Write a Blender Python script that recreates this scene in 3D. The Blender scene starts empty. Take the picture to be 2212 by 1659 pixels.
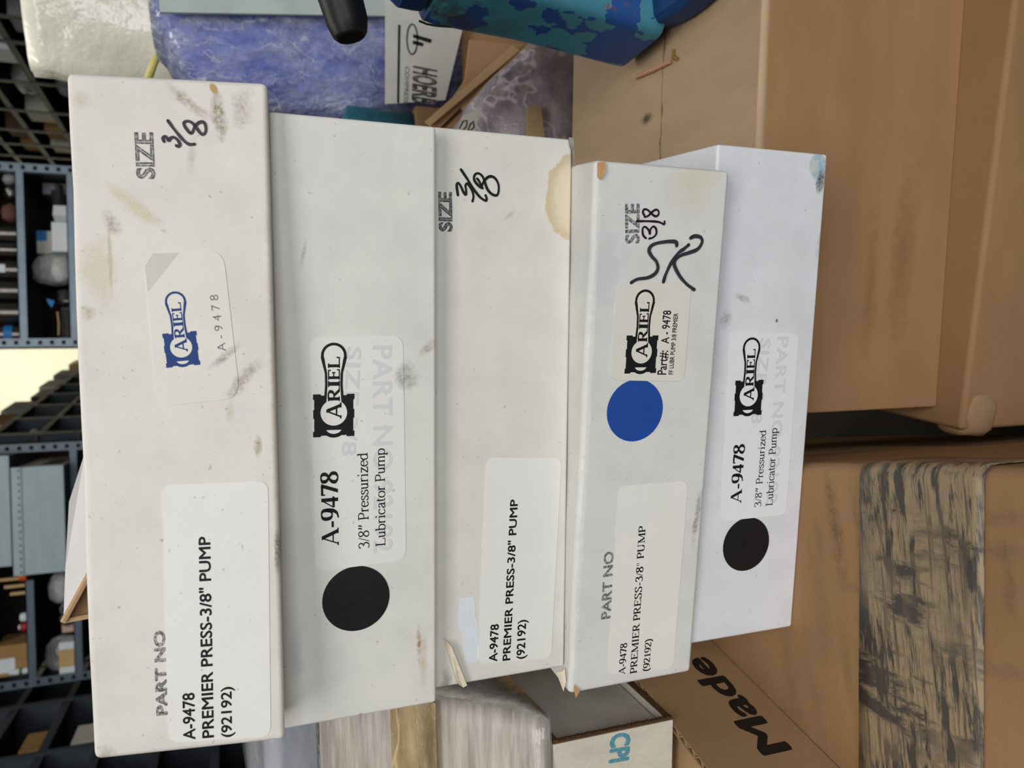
import bpy, bmesh, math, random
from mathutils import Vector, Matrix, noise
random.seed(7)
SC = bpy.context.scene
COL = SC.collection
rad = math.radians

# ------------------------------------------------------------------ camera
FPX = 1661.0                       # focal length in pixels of the 2212 px wide frame
CAM = Vector((0, 0, 0.80))
PITCH, ROLL = rad(20.488), rad(-1.704)
_R0 = Vector((1, 0, 0)); _U0 = Vector((0, math.sin(PITCH), math.cos(PITCH)))
FWD = Vector((0, math.cos(PITCH), -math.sin(PITCH)))
RGT = _R0 * math.cos(ROLL) + _U0 * math.sin(ROLL)
UPV = -_R0 * math.sin(ROLL) + _U0 * math.cos(ROLL)
cam_d = bpy.data.cameras.new('camera'); cam = bpy.data.objects.new('camera', cam_d); COL.objects.link(cam)
cx, cy, cz = -UPV, RGT, -FWD       # phone held sideways: the scene's up is the picture's left
cam.matrix_world = Matrix(((cx.x, cy.x, cz.x, CAM.x), (cx.y, cy.y, cz.y, CAM.y), (cx.z, cy.z, cz.z, CAM.z), (0, 0, 0, 1)))
cam_d.sensor_width = 36; cam_d.sensor_fit = 'HORIZONTAL'; cam_d.lens = FPX / 2212 * 36
cam_d.clip_start = 0.02; cam_d.clip_end = 60
cam_d.dof.use_dof = True; cam_d.dof.focus_distance = 0.42; cam_d.dof.aperture_fstop = 13
SC.camera = cam

# ------------------------------------------------------------------ light and exposure
W = bpy.data.worlds.new('world'); SC.world = W; W.use_nodes = True
W.node_tree.nodes['Background'].inputs[0].default_value = (0.80, 0.86, 1.0, 1)
W.node_tree.nodes['Background'].inputs[1].default_value = 0.25
def area(name, loc, tgt, sx, sy, power, col):
    l = bpy.data.lights.new(name, 'AREA'); l.shape = 'RECTANGLE'; l.size = sx; l.size_y = sy; l.energy = power; l.color = col
    o = bpy.data.objects.new(name, l); COL.objects.link(o); o.location = loc
    o.rotation_euler = (Vector(tgt) - Vector(loc)).to_track_quat('-Z', 'Y').to_euler()
    return o
area('ceiling_lamp', (-0.2, -1.5, 3.2), (-0.05, 0.45, 0.6), 2.6, 1.6, 66, (1.0, 0.975, 0.94))
area('ceiling_lamp.001', (0.3, 1.7, 3.2), (0.3, 1.7, 0), 2.4, 0.5, 30, (1.0, 0.975, 0.93))
area('ceiling_lamp.002', (0.25, 7.6, 3.1), (0.3, 9.9, 2.0), 1.2, 0.6, 62, (1.0, 0.97, 0.86))
area('front_fill', (0.8, -3.4, 1.5), (0.0, 0.45, 0.55), 2.4, 1.8, 70, (0.93, 0.96, 1.0))  # unseen fill light, added behind the camera to brighten the front faces
VS = SC.view_settings; VS.view_transform = 'Standard'; VS.look = 'None'; VS.exposure = 0.09; VS.gamma = 1.0; VS.use_curve_mapping = False

# ------------------------------------------------------------------ helpers
def lin(h):
    if isinstance(h, str):
        h = h.lstrip('#'); c = [int(h[i:i + 2], 16) / 255 for i in (0, 2, 4)]
    else: c = h
    return tuple((x / 12.92 if x <= .04045 else ((x + .055) / 1.055) ** 2.4) for x in c) + (1,)
def ray(px, py): return RGT * (829.5 - py) + UPV * (1106 - px) + FWD * FPX
def on_plane(px, py, p, n):
    d = ray(px, py); return CAM + d * ((p - CAM).dot(n) / d.dot(n))
def atz(px, py, z): return on_plane(px, py, Vector((0, 0, z)), Vector((0, 0, 1)))
def atY(px, py, y): return on_plane(px, py, Vector((0, y, 0)), Vector((0, 1, 0)))

class N:                            # node tree shorthand
    def __init__(s, name):
        s.m = bpy.data.materials.new(name); s.m.use_nodes = True; s.t = s.m.node_tree; s.n = s.t.nodes; s.b = s.n['Principled BSDF']
        s.co = s.n.new('ShaderNodeTexCoord').outputs['Object']
    def add(s, typ, **kw):
        n = s.n.new(typ)
        for k, v in kw.items(): setattr(n, k, v)
        return n
    def put(s, sock, v):
        if hasattr(v, 'is_output') and v.is_output: s.t.links.new(v, sock)
        else: sock.default_value = v
    def noise(s, scale, detail=3, rough=.55, vec=None, stretch=None):
        v = vec or s.co
        if stretch:
            mp = s.add('ShaderNodeMapping'); s.put(mp.inputs[0], v); mp.inputs['Scale'].default_value = stretch; v = mp.outputs[0]
        n = s.add('ShaderNodeTexNoise'); s.put(n.inputs['Vector'], v); n.inputs['Scale'].default_value = scale
        n.inputs['Detail'].default_value = detail; n.inputs['Roughness'].default_value = rough
        return n.outputs[0]
    def rng(s, v, a, b, c=0., d=1.):
        n = s.add('ShaderNodeMapRange'); s.put(n.inputs[0], v)
        for i, x in enumerate((a, b, c, d)): n.inputs[i + 1].default_value = x
        return n.outputs[0]
    def math(s, op, a, b=0.):
        n = s.add('ShaderNodeMath', operation=op); s.put(n.inputs[0], a); s.put(n.inputs[1], b); return n.outputs[0]
    def mix(s, f, a, b, blend='MIX'):
        n = s.add('ShaderNodeMix', data_type='RGBA', blend_type=blend); s.put(n.inputs[0], f); s.put(n.inputs[6], a); s.put(n.inputs[7], b)
        return n.outputs[2]
    def bump(s, h, strength, dist):
        n = s.add('ShaderNodeBump'); s.put(n.inputs['Height'], h); n.inputs['Strength'].default_value = strength; n.inputs['Distance'].default_value = dist
        s.put(s.b.inputs['Normal'], n.outputs[0]); return n.outputs[0]

def stain(k, base, x, z, rx, rz, ang, col, alpha, soft=.5, ragged=.5, grain=0, gs=900, nsc=120, axis='y'):
    """one stain of its own shape, fixed to the object's surface (object coordinates, metres)"""
    mp = k.add('ShaderNodeMapping', vector_type='TEXTURE'); k.put(mp.inputs[0], k.co)
    if axis == 'y':
        mp.inputs['Location'].default_value = (x, 0, z); mp.inputs['Rotation'].default_value = (0, ang, 0); mp.inputs['Scale'].default_value = (rx, 100, rz)
    else:
        mp.inputs['Location'].default_value = (x, z, 0); mp.inputs['Rotation'].default_value = (0, 0, ang); mp.inputs['Scale'].default_value = (rx, rz, 100)
    ln = k.add('ShaderNodeVectorMath', operation='LENGTH'); k.put(ln.inputs[0], mp.outputs[0])
    nz = k.noise(nsc, 5, .65)
    d = k.math('ADD', ln.outputs['Value'], k.rng(nz, .2, .8, -ragged, ragged))
    f = k.rng(d, 1 - soft, 1 + soft * .3, alpha, 0)
    if grain:
        g = k.rng(k.noise(gs, 4, .7), .5 - .5 * (1 - grain) - .02, .5 + .5 * (1 - grain) + .02 - grain * .25, 0, 1); f = k.math('MULTIPLY', f, g)
    return k.mix(f, base, lin(col))

def paint(name, col, rough=.6, mottle=.06, msc=30, grain=.03, gsc=900, bump=.05, bsc=500, bdist=.0006, col2=None, spec=.3, metal=0, stains=(), coat=0, axis='y', stretch=None):
    k = N(name); c = lin(col)
    dark = lin(col2) if col2 else tuple(x * (1 - mottle * 2.2) for x in c[:3]) + (1,)
    out = k.mix(k.rng(k.noise(msc, 4, .6, stretch=stretch), .35, .68), c, dark)
    if grain: out = k.mix(k.rng(k.noise(gsc, 3, .7), .3, .7, 0, 1), out, tuple(min(1, x * (1 - grain * 2.5)) for x in c[:3]) + (1,), 'MIX') if False else k.mix(k.rng(k.noise(gsc, 2, .7, stretch=stretch), .3, .7, 0, grain * 4), out, tuple(x * .6 for x in c[:3]) + (1,))
    if stains and axis == 'y': out = k.mix(k.rng(k.noise(330, 2, .5), .70, .76, 0, .45), out, lin('#8a8478'))
    for st in stains: out = stain(k, out, *st, axis=axis) if not isinstance(st, dict) else stain(k, out, axis=st.pop('axis', axis), **st)
    k.put(k.b.inputs['Base Color'], out); k.b.inputs['Roughness'].default_value = rough; k.b.inputs['Specular IOR Level'].default_value = spec
    k.b.inputs['Metallic'].default_value = metal; k.b.inputs['Coat Weight'].default_value = coat
    if bump: k.bump(k.noise(bsc, 4, .6, stretch=stretch), bump * 4, bdist)
    return k.m
def ink(name, col, rough=.55, wear=0, under='#e6e3dc', wsc=900):
    k = N(name); c = lin(col)
    if wear:
        k.put(k.b.inputs['Base Color'], k.mix(k.rng(k.noise(wsc, 4, .7), .5 - .08, .5 + .16, 0, wear), c, lin(under)))
    else: k.b.inputs['Base Color'].default_value = c
    k.b.inputs['Roughness'].default_value = rough; k.b.inputs['Specular IOR Level'].default_value = .25
    return k.m
def film(name, tint='#ffffff', haze=.22, rough=.12, bsc=45, bstr=.9, stretch=None, dcol='#e8ecf2'):
    """thin clear plastic film: mostly see-through, glossy, slightly milky"""
    k = N(name); k.n.remove(k.b); out = k.n['Material Output']
    tr = k.add('ShaderNodeBsdfTransparent'); tr.inputs[0].default_value = lin(tint)
    gl = k.add('ShaderNodeBsdfGlossy'); gl.inputs['Roughness'].default_value = rough; gl.inputs['Color'].default_value = (1, 1, 1, 1)
    df = k.add('ShaderNodeBsdfDiffuse'); df.inputs[0].default_value = lin(dcol)
    bp = k.add('ShaderNodeBump'); k.put(bp.inputs['Height'], k.noise(bsc, 5, .62, stretch=stretch)); bp.inputs['Strength'].default_value = bstr; bp.inputs['Distance'].default_value = .02
    for n in (gl, df): k.put(n.inputs['Normal'], bp.outputs[0])
    m1 = k.add('ShaderNodeMixShader'); k.put(m1.inputs[0], k.math('ADD', k.rng(k.noise(bsc * .6, 4, .6, stretch=stretch), .35, .75, haze * .35, haze * 1.5), k.rng(k.math('ABSOLUTE', k.math('SUBTRACT', k.noise(bsc * .45, 3, .5, stretch=stretch), .5)), 0, .014, haze * .8, 0))); k.put(m1.inputs[1], tr.outputs[0]); k.put(m1.inputs[2], df.outputs[0])
    fr = k.add('ShaderNodeFresnel'); fr.inputs[0].default_value = 1.5; k.put(fr.inputs['Normal'], bp.outputs[0])
    m2 = k.add('ShaderNodeMixShader'); k.put(m2.inputs[0], fr.outputs[0]); k.put(m2.inputs[1], m1.outputs[0]); k.put(m2.inputs[2], gl.outputs[0])
    k.put(out.inputs[0], m2.outputs[0]); return k.m

class MB:                           # collects polygons, builds ONE mesh object
    def __init__(s): s.v = []; s.f = []; s.mi = []
    def poly(s, pts, m=0):
        i = len(s.v); s.v += [tuple(p) for p in pts]; s.f.append(tuple(range(i, i + len(pts)))); s.mi.append(m); return s
    def mesh(s, vs, fs, m=0):
        i = len(s.v); s.v += [tuple(p) for p in vs]; s.f += [tuple(a + i for a in f) for f in fs]; s.mi += [m] * len(fs); return s
    def hexa(s, p, m=0):            # 8 corners: bottom ring 0-3, top ring 4-7
        return s.mesh(p, [(3, 2, 1, 0), (4, 5, 6, 7), (0, 1, 5, 4), (1, 2, 6, 5), (2, 3, 7, 6), (3, 0, 4, 7)], m)
    def box(s, x0, x1, y0, y1, z0, z1, m=0):
        return s.hexa([(x0, y0, z0), (x1, y0, z0), (x1, y1, z0), (x0, y1, z0), (x0, y0, z1), (x1, y0, z1), (x1, y1, z1), (x0, y1, z1)], m)
    def slab(s, quad, t, m=0):      # a sheet of thickness t behind the polygon (any count of corners)
        q = [Vector(p) for p in quad]; n = Vector((0, 0, 0))
        for i in range(len(q)): n += (q[i] - q[0]).cross(q[(i + 1) % len(q)] - q[0])
        n.normalize(); k = len(q); b = [p - n * t for p in q]
        s.mesh(q + b, [tuple(range(k)), tuple(range(2 * k - 1, k - 1, -1))] + [(i, k + i, k + (i + 1) % k, (i + 1) % k) for i in range(k)], m); return s
    def tube(s, path, r, n=10, m=0, caps=True):
        path = [Vector(p) for p in path]; rs = r if isinstance(r, (list, tuple)) else [r] * len(path); vs = []; fs = []
        for i, p in enumerate(path):
            d = (path[min(i + 1, len(path) - 1)] - path[max(i - 1, 0)]).normalized(); a = d.orthogonal().normalized()
            if i: a = (pa - d * pa.dot(d)).normalized()
            pa = a; b = d.cross(a)
            vs += [p + (a * math.cos(t) + b * math.sin(t)) * rs[i] for t in (2 * math.pi * j / n for j in range(n))]
        for i in range(len(path) - 1):
            fs += [(i * n + j, i * n + (j + 1) % n, (i + 1) * n + (j + 1) % n, (i + 1) * n + j) for j in range(n)]
        if caps: fs += [tuple(range(n - 1, -1, -1)), tuple(range((len(path) - 1) * n, len(path) * n))]
        return s.mesh(vs, fs, m)
    def build(s, name, mats, parent=None, M=None, bevel=0, seg=2, smooth=False, label=None, kind=None):
        me = bpy.data.meshes.new(name); vs = s.v
        if M is not None: vs = [M @ Vector(p) for p in vs]
        me.from_pydata([tuple(p) for p in vs], [], s.f); me.polygons.foreach_set('material_index', s.mi)
        for m in (mats if isinstance(mats, (list, tuple)) else [mats]): me.materials.append(m)
        me.validate(); me.update()
        o = bpy.data.objects.new(name, me); COL.objects.link(o)
        if parent: o.parent = parent
        if bevel:
            b = o.modifiers.new('bevel', 'BEVEL'); b.width = bevel; b.segments = seg; b.limit_method = 'ANGLE'; b.angle_limit = rad(35)
        if smooth or bevel:
            for p in me.polygons: p.use_smooth = True
            if bevel: 
                wn = o.modifiers.new('wn', 'WEIGHTED_NORMAL'); wn.keep_sharp = True
        if label: o['label'] = label
        if kind: o['kind'] = kind
        return o
def thing(name, label, cat, loc=(0, 0, 0), rotz=0, group=None):
    o = bpy.data.objects.new(name, None); COL.objects.link(o); o.empty_display_size = .03
    o.location = loc; o.rotation_euler = (0, 0, rotz); o['label'] = label; o['category'] = cat
    if group: o['group'] = group
    return o
def inv(o): return (Matrix.Translation(o.location) @ Matrix.Rotation(o.rotation_euler.z, 4, 'Z')).inverted()
def tag(o, label, cat, group=None):
    o['label'] = label; o['category'] = cat
    if group: o['group'] = group
    return o

# ---- lettering -------------------------------------------------------------
_tc = {}
def sans(s, bold=0, spacing=1.0, outline=0):
    key = (s, bold, spacing, outline)
    if key not in _tc:
        cu = bpy.data.curves.new('lettering', 'FONT'); cu.body = s; cu.space_character = spacing; cu.resolution_u = 3
        if outline: cu.fill_mode = 'NONE'; cu.bevel_depth = outline; cu.bevel_resolution = 0
        o = bpy.data.objects.new('lettering', cu); COL.objects.link(o)
        me = bpy.data.meshes.new_from_object(o.evaluated_get(bpy.context.evaluated_depsgraph_get()))
        _tc[key] = ([(v.co.x, v.co.y) for v in me.vertices], [tuple(p.vertices) for p in me.polygons])
        bpy.data.objects.remove(o); bpy.data.curves.remove(cu); bpy.data.meshes.remove(me)
        if bold and not outline:    # heavier weight: the same letters laid over themselves a hair apart
            v0, f0 = _tc[key]; vv, ff = [], []
            for i in range(8):
                a = 2 * math.pi * i / 8; b = len(vv); vv += [(x + bold * math.cos(a), y + bold * math.sin(a), i * .07) for x, y in v0]; ff += [tuple(q + b for q in f) for f in f0]
            _tc[key] = (vv, ff)
    return _tc[key]
SER = {  # a small serif alphabet: c smooth stroke, l straight stroke, b serif bar; units 700 = cap height
 'A': (720, [('l', [(60, 0), (345, 700)], 't'), ('l', [(335, 700), (610, 0)], 'T'), ('h', 150, 490, 230), ('b', -10, 140, 0), ('b', 490, 725, 0)]),
 '-': (340, [('h2', 40, 290, 240)]),
 '9': (500, [('c', [(420, 470), (390, 630), (250, 690), (100, 630), (60, 470), (110, 310), (240, 255), (370, 320), (420, 470), (400, 240), (280, 60), (80, 0)])]),
 '4': (500, [('l', [(340, 0), (340, 690)], 'T'), ('l', [(340, 690), (30, 200)], 't'), ('h2', 20, 470, 190)]),
 '7': (500, [('h2', 40, 455, 650), ('l', [(435, 680), (190, 0)], 'T'), ('l', [(50, 690), (50, 530)], 't')]),
 '8': (500, [('c', [(250, 690), (120, 640), (95, 530), (160, 430), (330, 330), (420, 230), (400, 80), (250, 0), (95, 70), (75, 200), (170, 320), (340, 430), (400, 540), (370, 640), (250, 690)])]),
 '2': (500, [('c', [(60, 520), (110, 650), (240, 690), (390, 620), (395, 470), (260, 260), (50, 50)]), ('h2', 40, 450, 40), ('l', [(450, 170), (430, 20)], 't')]),
 '1': (500, [('l', [(260, 0), (260, 690)], 'T'), ('l', [(260, 690), (130, 610)], 't'), ('b', 120, 400, 0)]),
 '3': (500, [('c', [(60, 570), (140, 670), (260, 690), (380, 610), (355, 450), (200, 370)]), ('c', [(200, 370), (370, 330), (425, 190), (340, 40), (190, 0), (50, 60)])]),
 '/': (290, [('l', [(10, -20), (270, 700)], 't')]),
 '(': (333, [('c', [(280, 760), (140, 560), (95, 280), (140, 0), (280, -180)])]),
 ')': (333, [('c', [(50, 760), (190, 560), (235, 280), (190, 0), (50, -180)])]),
 '"': (400, [('l', [(120, 700), (120, 450)], 't'), ('l', [(270, 700), (270, 450)], 't')]),
 '\u201d': (440, [('c', [(90, 690), (150, 670), (140, 560), (70, 470)]), ('c', [(270, 690), (330, 670), (320, 560), (250, 470)])]),
 'P': (560, [('l', [(140, 0), (140, 700)], 'T'), ('b', 30, 300, 700), ('b', 30, 250, 0), ('c', [(140, 685), (330, 680), (470, 610), (490, 500), (440, 380), (320, 330), (140, 330)])]),
 'R': (670, [('l', [(140, 0), (140, 700)], 'T'), ('b', 30, 300, 700), ('b', 30, 250, 0), ('c', [(140, 685), (330, 680), (460, 620), (480, 520), (430, 400), (310, 350), (140, 350)]), ('l', [(300, 350), (560, 0)], 'T'), ('b', 500, 680, 0)]),
 'E': (610, [('l', [(140, 0), (140, 700)], 'T'), ('b', 30, 530, 700), ('b', 30, 550, 0), ('h', 140, 400, 365), ('l', [(525, 700), (525, 530)], 't'), ('l', [(560, 170), (545, 0)], 't'), ('l', [(405, 460), (405, 270)], 't')]),
 'M': (890, [('l', [(130, 0), (130, 700)], 't'), ('l', [(750, 0), (750, 700)], 'T'), ('l', [(140, 700), (430, 30)], 'T'), ('l', [(440, 30), (740, 700)], 't'), ('b', 20, 220, 700), ('b', 680, 860, 700), ('b', 20, 240, 0), ('b', 630, 870, 0)]),
 'I': (333, [('l', [(165, 0), (165, 700)], 'T'), ('b', 45, 285, 700), ('b', 45, 285, 0)]),
 'S': (556, [('c', [(450, 570), (390, 660), (270, 690), (120, 630), (110, 500), (230, 390), (390, 300), (450, 180), (390, 40), (250, 5), (120, 50), (70, 160)]), ('l', [(460, 700), (460, 520)], 't'), ('l', [(60, 190), (60, 0)], 't')]),
 'U': (722, [('l', [(140, 700), (140, 220)], 'T'), ('c', [(140, 230), (180, 70), (330, 10), (490, 60), (550, 220)]), ('l', [(550, 210), (550, 700)], 't'), ('b', 30, 260, 700), ('b', 450, 660, 700)]),
 'L': (611, [('l', [(140, 0), (140, 700)], 'T'), ('b', 30, 260, 700), ('b', 30, 550, 0), ('l', [(560, 200), (545, 0)], 't')]),
 'r': (345, [('l', [(105, 0), (105, 460)], 'T'), ('c', [(105, 320), (170, 430), (250, 450), (320, 410)]), ('b', 20, 200, 0), ('b', 20, 110, 455)]),
 'e': (444, [('c', [(50, 270), (390, 270), (360, 400), (230, 455), (95, 390), (50, 230), (100, 70), (230, 5), (390, 90)])]),
 's': (389, [('c', [(320, 360), (280, 440), (190, 455), (95, 410), (95, 320), (200, 250), (315, 180), (315, 60), (200, 5), (95, 30), (45, 120)])]),
 'u': (500, [('c', [(105, 460), (105, 150), (150, 30), (250, 15), (370, 110)]), ('l', [(375, 0), (375, 460)], 'T'), ('b', 10, 110, 455), ('b', 290, 380, 455), ('b', 375, 480, 0)]),
 'i': (278, [('l', [(140, 0), (140, 460)], 'T'), ('l', [(140, 600), (140, 690)], 'T'), ('b', 40, 245, 0), ('b', 40, 140, 455)]),
 'z': (444, [('h2', 40, 400, 435), ('l', [(370, 440), (60, 15)], 'T'), ('h2', 40, 410, 20), ('l', [(415, 130), (405, 0)], 't')]),
 'd': (500, [('c', [(390, 370), (290, 455), (160, 430), (60, 310), (55, 150), (140, 20), (270, 15), (390, 110)]), ('l', [(390, 0), (390, 700)], 'T'), ('b', 300, 390, 695), ('b', 390, 490, 0)]),
 'b': (500, [('l', [(95, 0), (95, 700)], 'T'), ('b', 5, 95, 695), ('c', [(95, 360), (200, 450), (330, 430), (430, 310), (425, 140), (330, 20), (200, 10), (95, 90)])]),
 'c': (444, [('c', [(380, 350), (330, 440), (220, 455), (95, 390), (50, 230), (95, 70), (220, 5), (390, 90)])]),
 'a': (444, [('c', [(75, 350), (120, 430), (210, 455), (300, 410), (320, 300)]), ('l', [(320, 310), (320, 60)], 'T'), ('c', [(320, 60), (370, 10), (430, 40)]), ('c', [(320, 285), (180, 230), (65, 150), (80, 40), (170, 10), (320, 90)])]),
 't': (290, [('c', [(120, 590), (120, 300), (120, 80), (170, 15), (270, 45)]), ('h', 20, 250, 450)]),
 'o': (500, [('c', [(250, 455), (110, 400), (50, 230), (110, 60), (250, 5), (390, 60), (450, 230), (390, 400), (250, 455)])]),
 'm': (778, [('l', [(105, 0), (105, 460)], 'T'), ('c', [(105, 370), (190, 440), (280, 450), (370, 400), (385, 300)]), ('l', [(385, 0), (385, 310)], 'T'), ('c', [(385, 370), (470, 440), (560, 450), (650, 400), (665, 300)]), ('l', [(665, 0), (665, 310)], 'T'), ('b', 15, 195, 0), ('b', 300, 470, 0), ('b', 580, 760, 0), ('b', 15, 105, 455)]),
 'p': (500, [('l', [(95, -210), (95, 460)], 'T'), ('b', 5, 95, 455), ('b', 5, 200, -205), ('c', [(95, 360), (200, 450), (330, 430), (430, 310), (425, 140), (330, 20), (200, 10), (95, 90)])]),
 ' ': (250, []),
}
def spline(pts, k=6):
    P = [Vector(p) for p in pts]; out = []
    closed = (P[0] - P[-1]).length < 1e-6
    for i in range(len(P) - 1):
        p1, p2 = P[i], P[i + 1]
        p0 = P[i - 1] if i else (P[-2] if closed else p1); p3 = P[i + 2] if i + 2 < len(P) else (P[1] if closed else p2)
        for j in range(k):
            t = j / k; out.append(.5 * ((2 * p1) + (p2 - p0) * t + (2 * p0 - 5 * p1 + 4 * p2 - p3) * t * t + (3 * p1 - p0 - 3 * p2 + p3) * t ** 3))
    out.append(P[-1]); return out
def ribbon(pts, wfn, vs, fs, caps=0):
    n = len(pts); base = len(vs)
    for i, p in enumerate(pts):
        d = pts[min(i + 1, n - 1)] - pts[max(i - 1, 0)]
        d = d.normalized() if d.length else Vector((1, 0)); w = wfn(d, i / (n - 1)) / 2; q = Vector((-d.y, d.x)) * w
        vs.append((p.x + q.x, p.y + q.y)); vs.append((p.x - q.x, p.y - q.y))
    fs += [(base + 2 * i, base + 2 * i + 1, base + 2 * i + 3, base + 2 * i + 2) for i in range(n - 1)]
    if caps:
        for p, d, s in ((pts[0], pts[0] - pts[1], 0), (pts[-1], pts[-1] - pts[-2], 1)):
            r = wfn(Vector((1, 0)), s) / 2; b = len(vs); vs += [(p.x + r * math.cos(a), p.y + r * math.sin(a)) for a in (math.pi * j / 5 for j in range(10))]; fs.append(tuple(range(b, b + 10)))
def serif(s, T=105, t=38, sp=1.0):
    vs, fs = [], []; x0 = 0
    for ch in s:
        adv, prims = SER[ch]
        for pr in prims:
            if pr[0] == 'c': ribbon([Vector((p.x + x0, p.y)) for p in spline([Vector((a, b)) for a, b in pr[1]])], lambda d, u: t + (T - t) * min(1, abs(d.y) * 1.05) ** 1.3, vs, fs)
            elif pr[0] == 'l':
                w = (T if pr[2] == 'T' else t) / 2; (a, b), (c, d) = pr[1]; k = math.hypot(c - a, d - b) / max(1, abs(d - b)); w *= k ** .6
                i = len(vs); vs += [(x0 + a - w, b), (x0 + a + w, b), (x0 + c + w, d), (x0 + c - w, d)]; fs.append((i, i + 1, i + 2, i + 3))
            else:
                a, b, y = pr[1:]; h = t if pr[0] != 'h2' else t + (T - t) * .45
                y0 = y - h / 2 if pr[0] in ('h', 'h2') else (y if y < 100 else y - h)
                i = len(vs); vs += [(x0 + a, y0), (x0 + b, y0), (x0 + b, y0 + h), (x0 + a, y0 + h)]; fs.append((i, i + 1, i + 2, i + 3))
        x0 += adv * sp
    return vs, fs
LAY = 1.2e-4
class Face:                         # a flat face of a thing; u right, v up, offset outwards
    def __init__(s, root, o, u, v):
        s.root, s.o, s.u, s.v = root, Vector(o), Vector(u).normalized(), Vector(v).normalized(); s.n = s.u.cross(s.v); s.I = inv(root)
    def uv(s, px, py):
        w = on_plane(px, py, s.o, s.n) - s.o; return Vector((w.dot(s.u), w.dot(s.v)))
    def P(s, q, off=0): return s.I @ (s.o + s.u * q[0] + s.v * q[1] + s.n * off)
    def flat(s, vs, fs, name, mat, parent, layer=1, **kw):
        mb = MB(); mb.mesh([s.P(q, layer * LAY) for q in vs], fs); return mb.build(name, mat, parent, **kw)
    def place(s, vf, p0, p1, pc, name, mat, parent, layer=3, capH=None, **kw):
        vs, fs = vf; b, e, c = s.uv(*p0), s.uv(*p1), s.uv(*pc); ax = (e - b); L = ax.length; ax.normalize(); up = Vector((-ax.y, ax.x))
        if (c - b).dot(up) < 0: up = -up
        h = abs((c - b).dot(up)); x0 = min(v[0] for v in vs); x1 = max(v[0] for v in vs); H = capH or 700
        mb = MB()                   # copies of a heavy letter lie a hair above one another, never in one plane
        mb.mesh([s.P(b + ax * ((v[0] - x0) / (x1 - x0) * L) + up * (v[1] / H * h), (layer + (v[2] if len(v) > 2 else 0)) * LAY) for v in vs], fs)
        return mb.build(name, mat, parent, **kw)
    def sticker(s, corners, r, name, mat, parent, thick=2.2e-4, layer=1, seg=5, **kw):   # rounded quadrilateral, corners in pixels (order round)
        q = [s.uv(*c) for c in corners]; out = []
        for i, p in enumerate(q):
            a, b = (q[i - 1] - p), (q[(i + 1) % 4] - p); a.normalize(); b.normalize()
            for j in range(seg + 1):
                t = j / seg; out.append(p + a * r * (1 - t) ** 2 + b * r * t ** 2)
        pts = [s.P(o, layer * LAY + thick) for o in out]
        area_ = sum(out[i].x * out[(i + 1) % len(out)].y - out[(i + 1) % len(out)].x * out[i].y for i in range(len(out)))
        if area_ < 0: pts.reverse()
        mb = MB(); mb.slab(pts, thick); return mb.build(name, mat, parent, **kw)
    def disc(s, c, rim, name, mat, parent, layer=1, **kw):
        a = s.uv(*c); r = (s.uv(*rim) - a).length; n = 48
        mb = MB(); mb.slab([s.P(a + Vector((math.cos(2 * math.pi * i / n), math.sin(2 * math.pi * i / n))) * r, layer * LAY + 2e-4) for i in range(n)], 2e-4); return mb.build(name, mat, parent, **kw)
    def strokes(s, lines, w, name, mat, parent, layer=4, z=None, **kw):   # hand-drawn marker strokes, pixel polylines
        vs, fs = [], []
        for ln in lines: ribbon(spline([s.uv(*p) for p in ln], 5), lambda d, u: w * (1 + .12 * math.sin(u * 19)), vs, fs, 1)
        return s.flat(vs, fs, name, mat, parent, layer, **kw)
    def logo(s, p0, p1, col, back, parent, layer=3):
        """connecting-rod emblem with slab lettering, p0 left end, p1 right end (pixels)"""
        b, e = s.uv(*p0), s.uv(*p1); ax = e - b; k = ax.length / 585; ax.normalize(); up = Vector((-ax.y, ax.x))
        if up.y < 0: up = -up
        T = lambda x, y: b + ax * (x * k) + up * (y * k)
        arc = lambda cx, cy, rx, ry, a0, a1, n=24: [(cx + rx * math.cos(rad(a0 + (a1 - a0) * i / n)), cy + ry * math.sin(rad(a0 + (a1 - a0) * i / n))) for i in range(n + 1)]
        vs, fs, mi = [], [], []; mb = MB()
        def pl(pts, ly, m): mb.poly([s.P(T(*p), (layer + ly * .5) * LAY) for p in pts], m)
        pl([(14, -105), (40, -118), (262, -118), (262, -60), (262, 60), (262, 118), (40, 118), (14, 105)], 0, 0)
        for sy in (-1, 1):
            for x in (6, 236): pl([(x, sy * 78), (x + 34, sy * 78), (x + 34, sy * 125), (x, sy * 125)] if sy < 0 else [(x, 78), (x, 125), (x + 34, 125), (x + 34, 78)], .2, 0)
            pl([(120, sy * 100), (175, sy * 100), (175, sy * 124), (120, sy * 124)], .2, 0)
        pl([(-2, 72), (12, 72), (12, -72), (-2, -72)], 0, 1) if False else None
        pl(arc(52, 0, 52, 66, 90, 270), .3, 0)
        pl(arc(60, 0, 36, 48, 110, 250) , .6, 1)
        rod = [(200, 62), (260, 58), (330, 53), (400, 55), (450, 68), (500, 80)]
        pl(rod + [(x, -y) for x, y in reversed(rod)], .4, 0)
        pl(arc(508, 0, 77, 77, 0, 360, 40), .5, 0)
        pl(arc(155, 0, 80, 80, 0, 360, 40), .8, 1)
        rin = [(170, 62), (205, 46), (260, 42), (330, 38), (400, 40), (450, 50), (500, 58)]
        pl(rin + [(x, -y) for x, y in reversed(rin)], .9, 1)
        pl(arc(508, 0, 60, 60, 0, 360, 40), 1.0, 1)
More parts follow.
